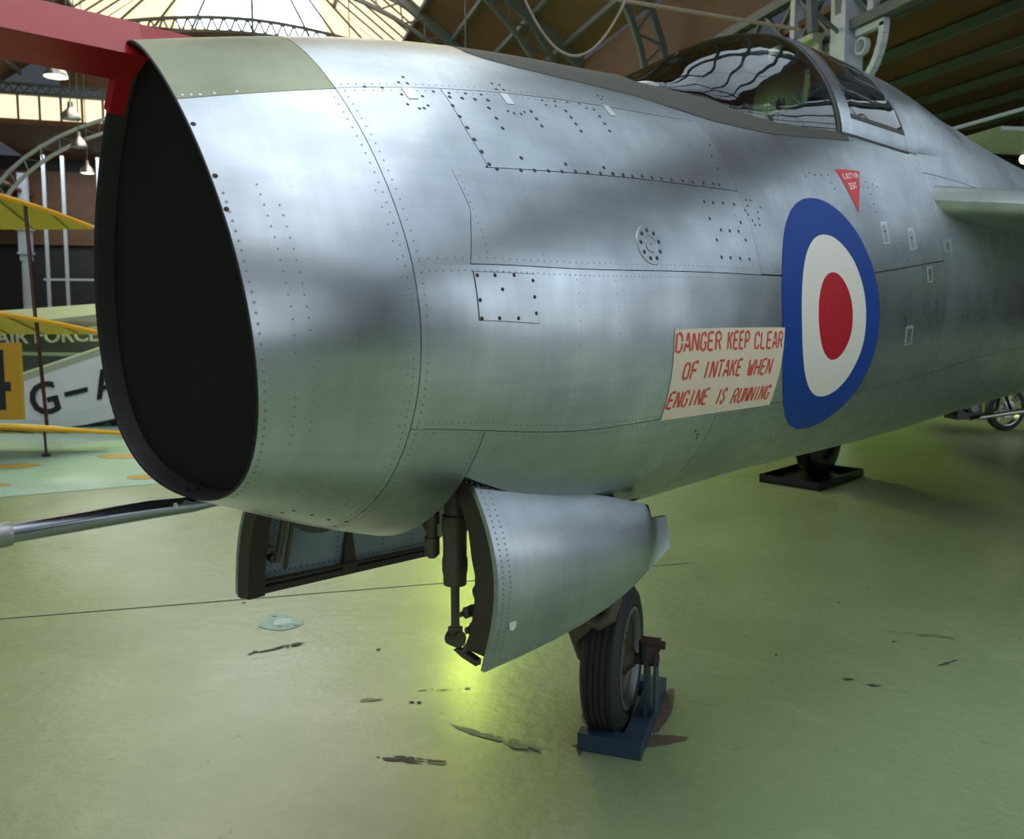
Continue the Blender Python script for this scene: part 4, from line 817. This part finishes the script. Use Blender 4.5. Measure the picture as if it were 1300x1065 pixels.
for i, (u0, u1) in enumerate(((-10,-3),(0,7))):
    b = MB(); b.box((-22.42,(u0+u1)/2,4.2), (.05,u1-u0,4.0)); o = b.build('window_%d' % (i+6), 'pane_back'); o.rotation_euler = (0,0,HD); tag(o, kind='structure')
    b = MB(); [b.box((-22.36,u0+(u1-u0)*k/6,4.2), (.08,.08,4.0)) for k in range(7)]; [b.box((-22.36,(u0+u1)/2,2.2+4*k/3), (.08,u1-u0,.08)) for k in range(4)]; b.build('window_frame', 'iron', o)
# upper nave side walls above the aisles (between girder and roof)
for s, nm in ((-1,'wall_left_upper'),(1,'wall_right_upper')):
    b = MB(); b.box((s*(WN+.1),12,8.75), (.12,52,1.9)); o = b.build(nm, 'wood'); o.rotation_euler = (0,0,HD); tag(o, kind='structure')
# trusses
def truss(u, first=[None]):
    if first[0] is None:
        t = empty('roof_truss', (0,0,0), HD)
        for s in (-1, 1):
            b = MB(); b.bar((s*WN,0,zr(WN)-.2), (0,0,ZR-.2), .22, .34); b.build('rafter', 'iron', t)
            A = []; B_ = []
            for k in range(15):
                a = PI/2*k/14; A.append((s*WN*math.cos(a)*.99, 0, 6.6+7.6*math.sin(a))); B_.append((s*(WN-.62)*math.cos(a)*.99, 0, 6.6+7.0*math.sin(a)))
            b = MB()
            for P, q in ((A, .16), (B_, .14)):
                for p0, p1 in zip(P, P[1:]): b.bar(p0, p1, .14, q)
            b.build('arch_rib', 'iron', t); b = MB()
            for k in range(14):
                mid = (Vector(B_[k])+Vector(B_[k+1]))/2; b.bar(A[k], mid, .05, .06); b.bar(mid, A[k+1], .05, .06)
            b.build('rib_lattice', 'iron', t, 'stuff')
        b = MB(); b.bar((-4.6,0,14.05-.2), (4.6,0,14.05-.2), .12, .18); b.bar((0,0,13.8), (0,0,17.2), .12, .14); b.build('collar_tie', 'iron', t); first[0] = t
    else: t = dup(first[0])
    t.location = hall(u, 0); tag(t, kind='structure'); return t
for u in (-7, .5, 7, 13.1, 19.6, 26, 32): truss(u)
# columns and lattice girders along both sides of the nave
def column(w_, u, first=[None]):
    if first[0] is None:
        c = empty('column', (0,0,0), HD); b = MB(); b.box((0,0,2.6), (.34,.34,5.2)); b.box((0,0,.35), (.5,.5,.7)); b.build('shaft', 'iron_lt', c)
        b = MB(); b.box((0,-.19,2.9), (.2,.04,3.6)); b.box((0,.19,2.9), (.2,.04,3.6)); b.box((-.19,0,2.9), (.04,.2,3.6)); b.box((.19,0,2.9), (.04,.2,3.6)); b.build('shaft_panel', 'iron_lt', c)
        b = MB(); b.box((0,0,4.35), (.62,.62,.10)); b.box((0,0,4.15), (.46,.46,.3)); b.box((0,0,4.9), (.52,.52,1.0)); b.box((0,0,5.45), (.66,.66,.1)); b.build('capital', 'iron_lt', c)
        b = MB()
        for s in (-1, 1):
            P = [(0, s*(.2+.75*math.sin(a)), 5.6+.95*(1-math.cos(a))) for a in [PI/2*k/8 for k in range(9)]]
            for p0, p1 in zip(P, P[1:]): b.bar(p0, p1, .12, .12)
            b.bar((0,s*.3,6.55), (0,s*1.0,6.55), .12, .12); b.lathe((-.05,s*.42,6.3), (1,0,0), [(0,.15),(.1,.15),(.1,.11),(0,.11)], 16, True)
        b.build('bracket', 'iron_lt', c); b = MB(); b.box((0,0,6.8), (.40,.40,2.6)); b.build('upper_post', 'iron_lt', c); first[0] = c
    else: c = dup(first[0])
    c.location = hall(u, w_); tag(c, kind='structure'); return c
for s in (-1, 1):
    for u in ((-11,1.1,13.1,22,31) if s > 0 else (-11,1.1,13.1,25,35,45)): column(s*WN, u)
for s in (-1, 1):
    g = empty('trim_%d' % (1 if s < 0 else 2), (0,0,0), HD); tag(g, kind='structure')
    b = MB(); b.box((s*WN,12,6.72), (.24,52,.18)); b.box((s*WN,12,7.82), (.24,52,.18)); b.build('girder_chord', 'iron', g)
    b = MB(); k = 0; u = U0
    while u < U1: b.bar((s*WN,u,6.75), (s*WN,u+1.1,7.8), .10, .06); b.bar((s*WN,u,7.8), (s*WN,u+1.1,6.75), .10, .06); u += 1.1
    b.build('girder_lattice', 'iron', g); b = MB(); u = U0
    while u < U1: b.box((s*WN,u,7.27), (.2,.14,1.1)); u += 2.2
    b.build('girder_post', 'iron_lt', g)
g = empty('trim_3', (0,0,0), HD); tag(g, kind='structure'); b = MB(); b.box((WN-.25,21,6.45), (.08,15,.4)); b.box((WN-.3,21,6.7), (.25,15,.1)); b.build('valance_board', 'grn_air', g)
b = MB()
for k in range(60): b.prism([(WN-.28,13.6+k*.25,6.25),(WN-.28,13.85+k*.25,6.25),(WN-.28,13.72+k*.25,6.05)], (.05,0,0))
b.build('valance_scallops', 'grn_air', g)
ca = empty('crossing_arch', (0,0,0), HD); tag(ca, kind='structure')
A = [(-10.2*math.cos(PI*k/32), 37.3, 4.2+6.0*math.sin(PI*k/32)) for k in range(33)]; B_ = [(-9.7*math.cos(PI*k/32), 37.3, 4.2+5.5*math.sin(PI*k/32)) for k in range(33)]
b = MB(); [b.bar(P[k], P[k+1], .14, .12) for P in (A, B_) for k in range(32)]; b.build('arch_rib', 'iron_lt', ca)
b = MB(); [(b.bar(A[k], (Vector(B_[k])+Vector(B_[k+1]))/2, .05), b.bar((Vector(B_[k])+Vector(B_[k+1]))/2, A[k+1], .05)) for k in range(32)]; b.build('rib_lattice', 'iron', ca, 'stuff')
b = MB(); [b.box((w_,44,4.4), (.14,.14,8.8)) for w_ in (-9.2,-8.4,-6.9,-5.6)]; b.box((-7.4,44,3.1), (4,.1,.1)); b.box((-7.4,44,5.6), (4,.1,.1)); b.build('partition_frame', 'iron_lt', ca)
for k, (w_, z_) in enumerate(((-7.0,3.9),(-6.75,3.3))):
    b = MB(); b.box((w_,46.7,z_), (.45,.05,.5)); o = b.build('window_%d' % (8+k), 'pane_cool'); o.rotation_euler = (0,0,HD); tag(o, kind='structure')
# ================================================================== lamps
LAMPW = 330
def lamp(px, py, D, label, glow=True, power=None):
    p = Vector(((px-650)/1062.1*D, D, 1.7+(393-py)/1062.1*D)); o = empty('pendant_lamp', p)
    tag(o, label, 'lamp', 'industrial pendant lamps left of the jet'); r = .23; b = MB()
    b.lathe((0,0,0), (0,0,1), [(0,r),(.04,r*.98),(.16,r*.75),(.26,r*.35),(.30,.07),(.42,.06),(.44,.001)], 24); b.build('reflector', 'lampmetal', o)
    b = MB(); b.lathe((0,0,.03), (0,0,-1), [(0,.001),(0,r*.93),(.02,r*.6),(.03,.001)], 24); b.build('bulb_diffuser', 'lampglow' if glow else 'lampmetal', o)
    if glow:
        pl = bpy.data.lights.new('lamp_light', 'SPOT'); pl.spot_size = 2.5; pl.spot_blend = .5; pl.energy = power or LAMPW; pl.color = (.76, 1, .10) if power else (.95, 1, .60); pl.shadow_soft_size = .30; po = bpy.data.objects.new('lamp_light', pl); C.objects.link(po); po.parent = o; po.location = (0,0,-.16)
    b = MB(); b.tube([(0,0,.42),(0,0,max(1.2, 12.5-p.z))], .015, 6); b.build('suspension_cable', 'iron', o); return o
lamp(87,107,17.6,'largest lit pendant lamp just below the red beam'); lamp(103,158,21.4,'unlit silver pendant lamp, second below the red beam', False); lamp(112,192,24.5,'unlit silver pendant lamp, third below the red beam', False); lamp(121,224,29,'small lit pendant lamp beside the intake edge, lowest in its line')
lamp(650+1062.1*-.92/17.1, 393-4.7*1062.1/17.1, 17.1, 'lit pendant lamp hanging behind the jet nose, beyond its crest', True, 1700)
lamp(450, 393-4.7*1062.1/22, 22, 'added unseen lit pendant lamp behind the intake ring of the jet', True, 1500)  # hidden lamp added to spread green light on the floor below the nose
# draped cable and conduit
b = MB(); P = []
for k in range(25):
    t = k/24; x = 655+145*t; yy = -10+92*(1-(2*t-1)**2)**1.0; D = 9; P.append(Vector(((x-650)/1062*D, D, 1.7+(393-yy)/1062*D)))
P = [Vector((P[0].x-.3, 9, 7.8))]+P+[Vector((P[-1].x+.25, 9, 7.8))]
b.tube(P, .013, 6); tag(b.build('hanging_cable', 'cable'), 'thin beige cable hanging in a loop below the roof', 'cable')
b = MB(); A_ = Vector(((640-650)/1062*12,12,1.7+(400)/1062*12)); B_ = Vector(((975-650)/1062*14,14,1.7+(347)/1062*14)); b.tube([A_+(A_-B_)*1.0, A_, B_, B_+(B_-A_)*.1], .03, 8); tag(b.build('conduit_pipe', 'cable'), 'straight grey conduit pipe crossing under the dark roof boards', 'pipe')
b = MB(); A_ = Vector(((1100-650)/1062*16,16,1.7+(393-197)/1062*16)); B_ = Vector(((1310-650)/1062*14,14,1.7+(393-138)/1062*14)); b.tube([A_+(A_-B_)*.5, A_, B_, B_+(B_-A_)], .035, 8); tag(b.build('conduit_pipe', 'iron_lt'), 'pale conduit pipe above the spine of the jet at right', 'pipe')
# ================================================================== triplane
tp = empty('triplane', (-6.2, 9.3, 0), 0); tag(tp, 'yellow triplane with dark varnished struts behind the intake', 'aircraft')
def twing(z, x1, y0, chord, tipdrop, nm='wing'):
    """wing panel: span along -x (out of frame), tip at x1; underside seen from below"""
    b = MB(); G = []; ds = [8,6,4,3,2,1.5,1.15,.95,.8,.65,.5,.36,.24,.13,.05,0]; xs = [x1-d for d in ds]
    A0 = lambda d: .94*max(0, 1-d/1.05)**1.55
    def pt(x, a, h=0): d = x1-x; a0 = A0(d); q = a0+(1-a0)*a; return Vector((x, y0+chord*q, z-tipdrop*q+h*(1-a0)))
    for x in xs: G.append([pt(x, a, h) for a, h in [(0,0),(.02,.03),(.1,.055),(.35,.075),(.7,.045),(1,0),(.7,.012),(.35,.02),(.1,.01),(.02,-.012),(0,0)]])
    b.grid(G); b.smooth = True; b.ang = 50; o = b.build(nm, 'yellow', tp)
    b = MB(); b.tube([pt(x, 0) for x in xs], .030, 6); b.build('leading_edge', 'yellow_edge', o)
    b = MB()
    for k in range(12): x = x1-.30-k*.42; b.bar(pt(x, .02)-Vector((0,0,.006)), pt(x, .98), .012, .012)
    for f in (.15,.45,.75): b.bar(pt(x1-8, f)+Vector((0,0,.012)), pt(x1-1.1, f)+Vector((0,0,.012)), .016, .012)
    b.build('wing_ribs', 'ribline', o)
    return o
TL = lambda px, D: (px-650)/1062.1*D+6.2
twing(3.04, TL(121,10.1), -.1, 1.0, .38); twing(1.70, TL(127,10.1), -.1, 1.0, .30); twing(.40, TL(152,10.1), -.1, 1.0, .22)
for y_ in (.35,):
    for z0, z1, pa, pb in ((1.56,2.90,47,41),(.30,1.56,55,48)):
        for dx in (0,-1.9): b = MB(); b.tube([(TL(pa,9.65)+dx, y_, z0), (TL(pb,9.65)+dx, y_, z1)], .021, 8); b.build('strut', 'darkwood', tp)
b = MB(); b.tube([(TL(51,9.6),.3,.30),(TL(52,9.6),.3,.0)], .015, 8); b.lathe((TL(52,9.6),.3,.0), (0,0,1), [(0,.05),(.03,.05),(.03,.02)], 10); b.build('wing_skid', 'darkwood', tp)
b = MB(); b.tube([(TL(-60,9.3),.3,1.2),(TL(-200,9.3),.3,1.0)], .2, 12); b.build('fuselage_boom', 'yellow', tp)
b = MB(); b.tube([(TL(-120,9.3),-.1,0.0),(TL(-120,9.3),-.1,.5)], .06, 12); b.lathe((TL(-120,9.3),-.15,.3), (0,1,0), [(-.04,.24),(-.04,.3),(.04,.3),(.04,.24)], 24, True); b.build('wheel', 'tyre', tp)
# numbered panel (rudder) in front of white aircraft
rd = empty('rudder_panel', (-5.6,8.55,0)); tag(rd, 'amber fabric panel with a large black figure, left edge', 'panel'); RX = lambda px: (px-650)/1062.1*8.55+5.6; RZ = lambda py: 1.7+(393-py)/1062.1*8.55
b = MB(); b.box(((RX(26)+RX(-75))/2, 0, (RZ(435)+RZ(533))/2), (RX(26)-RX(-75), .05, RZ(435)-RZ(533))); b.build('fabric_panel', 'ply', rd)
text_mesh('4', .86, 'figure_four', 'ink', rd, Matrix.Translation((RX(-36), -.028, RZ(519))) @ Matrix.Rotation(PI/2, 4, 'X'), .002, xs=.95)
b = MB(); b.bar((RX(-25),0,RZ(533)), (RX(-25),0,0), .05); b.build('panel_post', 'darkwood', rd)
# white aircraft with registration
wa_ = empty('white_aeroplane', (-6.5,12,0)); tag(wa_, 'white aeroplane fuselage lettered in black behind the triplane', 'aircraft')
AX = lambda px, D=12: (px-650)/1062.1*D+6.5; AZ = lambda py, D=12: 1.7+(393-py)/1062.1*D
b = MB(); top = [(-60,513),(26,484),(126,451),(260,405)]; bot = [(-60,560),(0,556),(90,547),(155,533),(260,520)]
T_ = lambda px: float(np.interp(px, [a for a,_ in top], [c for _,c in top])); B2_ = lambda px: float(np.interp(px, [a for a,_ in bot], [c for _,c in bot])); G = []
for px in (-60,-20,20,60,100,140,180,220,260):
    zt, zb = AZ(T_(px)), AZ(B2_(px)); x = AX(px); G.append([Vector((x,0,zb+.05)),Vector((x,-.02,zb+(zt-zb)*.28)),Vector((x,0,zt)),Vector((x,.12,zt+.06)),Vector((x,.4,zt+.1)),Vector((x,.7,zt)),Vector((x,.7,zb+.05)),Vector((x,.35,zb)),Vector((x,0,zb+.05))])
b.grid(G); b.build('fuselage', 'wht_air', wa_)
b = MB(); b.grid([[Vector((AX(px),-.005,AZ(T_(px))+.002)),Vector((AX(px),.05,AZ(T_(px))+.10)),Vector((AX(px),.3,AZ(T_(px))+.16))] for px in (-60,20,100,180,260)]); b.build('top_decking', 'grn_air', wa_)
rot = Matrix.Rotation(-math.atan2(AZ(484)-AZ(451), -(AX(126)-AX(26))), 4, 'Y')
def areg(txt, px, py, size, nm='registration_letter', xs=1.0): text_mesh(txt, size, nm, 'ink', wa_, Matrix.Translation((AX(px), -.03, AZ(py))) @ Matrix.Rotation(-.24, 4, 'Y') @ Matrix.Rotation(PI/2, 4, 'X'), .008, xs=xs)
areg('G', 39, 530, .66, xs=.95); areg('A', 122, 507, .58, xs=1.0)
b = MB(); b.prism([(AX(81),-.035,AZ(504)),(AX(110),-.035,AZ(497)),(AX(110),-.035,AZ(491)),(AX(80),-.035,AZ(498))], (0,.012,0)); b.build('registration_dash', 'ink', wa_)
b = MB(); b.tube([(AX(133),.3,AZ(540)),(AX(133),.3,.12)], .05, 10); b.lathe((AX(133),.25,.12), (0,1,0), [(-.03,.06),(-.03,.12),(.05,.12),(.05,.06)], 16, True); b.build('tail_wheel', 'blk', wa_)
b = MB(); b.tube([(AX(300),.3,1.2),(AX(300),.3,.3)], .05, 8); b.lathe((AX(300),.2,.3), (0,1,0), [(-.05,.2),(-.05,.3),(.05,.3),(.05,.2)], 20, True); b.build('main_wheel', 'blk', wa_)
# dark grey aeroplane with white lettering
ga = empty('grey_aeroplane', (-9.5,16,0)); tag(ga, 'dark grey aeroplane with white lettering on its side, behind the white aeroplane', 'aircraft')
GX = lambda px, D=16: (px-650)/1062.1*D+9.5; GZ = lambda py, D=16: 1.7+(393-py)/1062.1*D
b = MB(); G = []
for px, t_, bt_ in ((-120,420,500),(0,408,520),(80,400,525),(170,398,525),(260,400,520)):
    zt, zb = GZ(t_), GZ(bt_); x = GX(px); G.append([Vector((x,.6+.6*math.sin(a)*-1,(zt+zb)/2+(zt-zb)/2*math.cos(a))) for a in [2*PI*k/20 for k in range(21)]])
b.grid(G); b.smooth = True; b.build('fuselage', 'gry_air', ga)
b = MB(); b.add([(GX(-60),-.3,GZ(412)),(GX(60),-.9,GZ(409)),(GX(160),-.9,GZ(398)),(GX(160),-.3,GZ(384)),(GX(60),.3,GZ(391)),(GX(-60),.3,GZ(398)),(GX(-60),-.3,GZ(415)),(GX(60),-.9,GZ(413)),(GX(160),-.9,GZ(402)),(GX(160),-.3,GZ(388)),(GX(60),.3,GZ(395)),(GX(-60),.3,GZ(402))], [(0,1,2,3,4,5),(6,11,10,9,8,7),(0,6,7,1),(1,7,8,2),(2,8,9,3),(3,9,10,4),(4,10,11,5),(5,11,6,0)]); b.build('upper_wing', 'grn_air', ga)
text_mesh('ROYAL AIR FORCE', .40, 'fuselage_lettering', 'signwhite', ga, Matrix.Translation((GX(-92), -.12, GZ(440))) @ Matrix.Rotation(-.035, 4, 'Y') @ Matrix.Rotation(PI/2, 4, 'X'), .01, xs=1.0)
b = MB(); b.bar((GX(-40),-.35,GZ(446)), (GX(128),-.35,GZ(449)), .25, .05); b.build('lower_wing', 'grn_air', ga)
for px in (0, 150): b = MB(); b.tube([(GX(px),.5,GZ(500)),(GX(px),.5,.3)], .05, 8); b.lathe((GX(px),.4,.35), (0,1,0), [(-.06,.24),(-.06,.35),(.06,.35),(.06,.24)], 20, True); b.build('wheel', 'blk', ga)
# ================================================================== motorcycle
mc = empty('motorcycle', (6.9,11.7,0), math.radians(12)); tag(mc, 'black and chrome motorcycle parked beyond the belly of the jet, right edge', 'motorcycle')
def mwheel(x, nm):
    b = MB(); b.lathe((x,0,.31), (0,1,0), [(-.045,.235),(-.05,.27),(-.035,.305),(0,.315),(.035,.305),(.05,.27),(.045,.235)], 40, True); o = b.build('tyre', 'tyre', mc)
    b = MB(); b.lathe((x,0,.31), (0,1,0), [(-.04,.225),(-.045,.24),(.045,.24),(.04,.225)], 36, True); b.build('rim', 'chrome', o)
    b = MB(); b.lathe((x,-.05,.31), (0,1,0), [(0,.001),(0,.12),(.008,.12),(.008,.001)], 28); b.build('brake_disc', 'bright', o)
    b = MB(); [b.lathe((x+.085*math.cos(a),-.053,.31+.085*math.sin(a)), (0,1,0), [(0,.001),(0,.012),(.002,.012)], 8) for a in [2*PI*k/8 for k in range(8)]]; b.build('disc_holes', 'blk', o)
    b = MB(); [b.tube([(x,.02*(-1)**k,.31),(x+.23*math.cos(a),0,.31+.23*math.sin(a))], .003, 4) for k, a in enumerate([2*PI*k/24 for k in range(24)])]; b.build('spokes', 'chrome', o)
mwheel(0.05, 'w'); mwheel(1.45, 'w')
# engine lies to the left of the wheel in view, so the bike extends to -x as well
for o in [x for x in mc.children]: pass
b = MB(); b.box((-.62,0,.34), (.42,.26,.3), top=.8)
for k in range(5): b.box((-.60,0,.50+.035*k), (.26,.24,.018))
b.build('engine', 'blk', mc)
b = MB(); b.lathe((-.62,-.2,.36), (0,1,0), [(0,.001),(0,.06),(.05,.08),(.05,.001)], 20); b.lathe((-.98,-.18,.36), (0,1,0), [(0,.001),(0,.04),(.05,.05),(.05,.001)], 16); b.bar((-.98,-.16,.36), (-.62,-.16,.36), .03, .03); b.build('chrome_cover', 'hub', mc, 'stuff')
b = MB(); b.tube([(-.55,-.2,.22),(-.1,-.2,.27),(.35,-.2,.31)], [.03,.035,.045], 12); b.build('exhaust_pipe', 'chrome', mc)
b = MB(); b.tube([(-.9,0,.3),(-.5,0,.18),(-.1,0,.3),(.0,0,.75),(-.5,0,.85),(-1.1,0,.95)], .025, 8); b.tube([(-.1,-.1,.62),(.05,-.1,.31)], .02, 8); b.build('frame', 'blk', mc)
b = MB(); b.lathe((-.75,0,.85), (1,0,0), [(0,.05),(.1,.14),(.3,.16),(.5,.12),(.6,.04)], 16); b.build('fuel_tank', 'blk', mc); b = MB(); b.box((0,0,.72), (.6,.26,.1), top=.8); b.build('seat', 'blk', mc)
for q in mc.children:
    if q.name.startswith('tyre') : pass
b = MB(); b.tube([(-1.15,-.35,1.05),(-1.15,0,.98),(-1.15,.35,1.05)], .012, 8); b.tube([(-1.12,0,.98),(-1.35,0,.31)], .025, 8); b.build('handlebar', 'chrome', mc)
# ================================================================== distant grey aircraft at right with lit hangar lamps
gr = empty('distant_aircraft', (12.6,19,0)); tag(gr, 'pale grey high wing of a parked aircraft above the jet spine, far right', 'aircraft')
DX = lambda px, D=19: (px-650)/1062.1*D-12.6; DZ = lambda py, D=19: 1.7+(393-py)/1062.1*D
b = MB(); b.add([(DX(1225),-1,DZ(178)),(DX(1420),-1,DZ(186)),(DX(1420),-1,DZ(194)),(DX(1225),-1,DZ(182)),(DX(1225),1,DZ(178)+.1),(DX(1420),1,DZ(186)+.1),(DX(1420),1,DZ(198)),(DX(1225),1,DZ(186))], [(0,1,2,3),(4,7,6,5),(0,4,5,1),(3,2,6,7),(0,3,7,4),(1,5,6,2)]); b.build('wing', 'wht_air', gr)
b = MB(); b.lathe((DX(1370),1,DZ(250)), (0,-1,0), [(-4,.3),(-1,.9),(1,1.0),(2.2,.8),(3,.3),(3.1,.001)], 28); b.build('fuselage', 'gry_air', gr)
b = MB(); b.tube([(DX(1370),0,DZ(280)),(DX(1370),0,0)], .12, 10); b.build('support_leg', 'gry_air', gr)
for i, (px, py, wh_) in enumerate(((1287,207,'left'),(1299,205,'middle'),(1312,204,'right'))):
    o = empty('floodlight', Vector(((px-650)/1062.1*20.5, 20.5, 1.7+(393-py)/1062.1*20.5))); tag(o, 'small bright round floodlight beyond the jet spine, the %s one of three' % wh_, 'lamp', 'floodlights beyond the jet spine'); b = MB(); b.lathe((0,0,0), (0,-1,0), [(0,.001),(0,.10),(.02,.08),(.025,.001)], 16); b.build('lens', 'lampglow', o); b = MB(); b.lathe((0,.01,0), (0,1,0), [(0,.11),(.12,.08),(.14,.001)], 16); b.tube([(0,.08,0),(0,.08,7.1-o.location.z)], .012, 6); b.build('housing', 'iron', o)
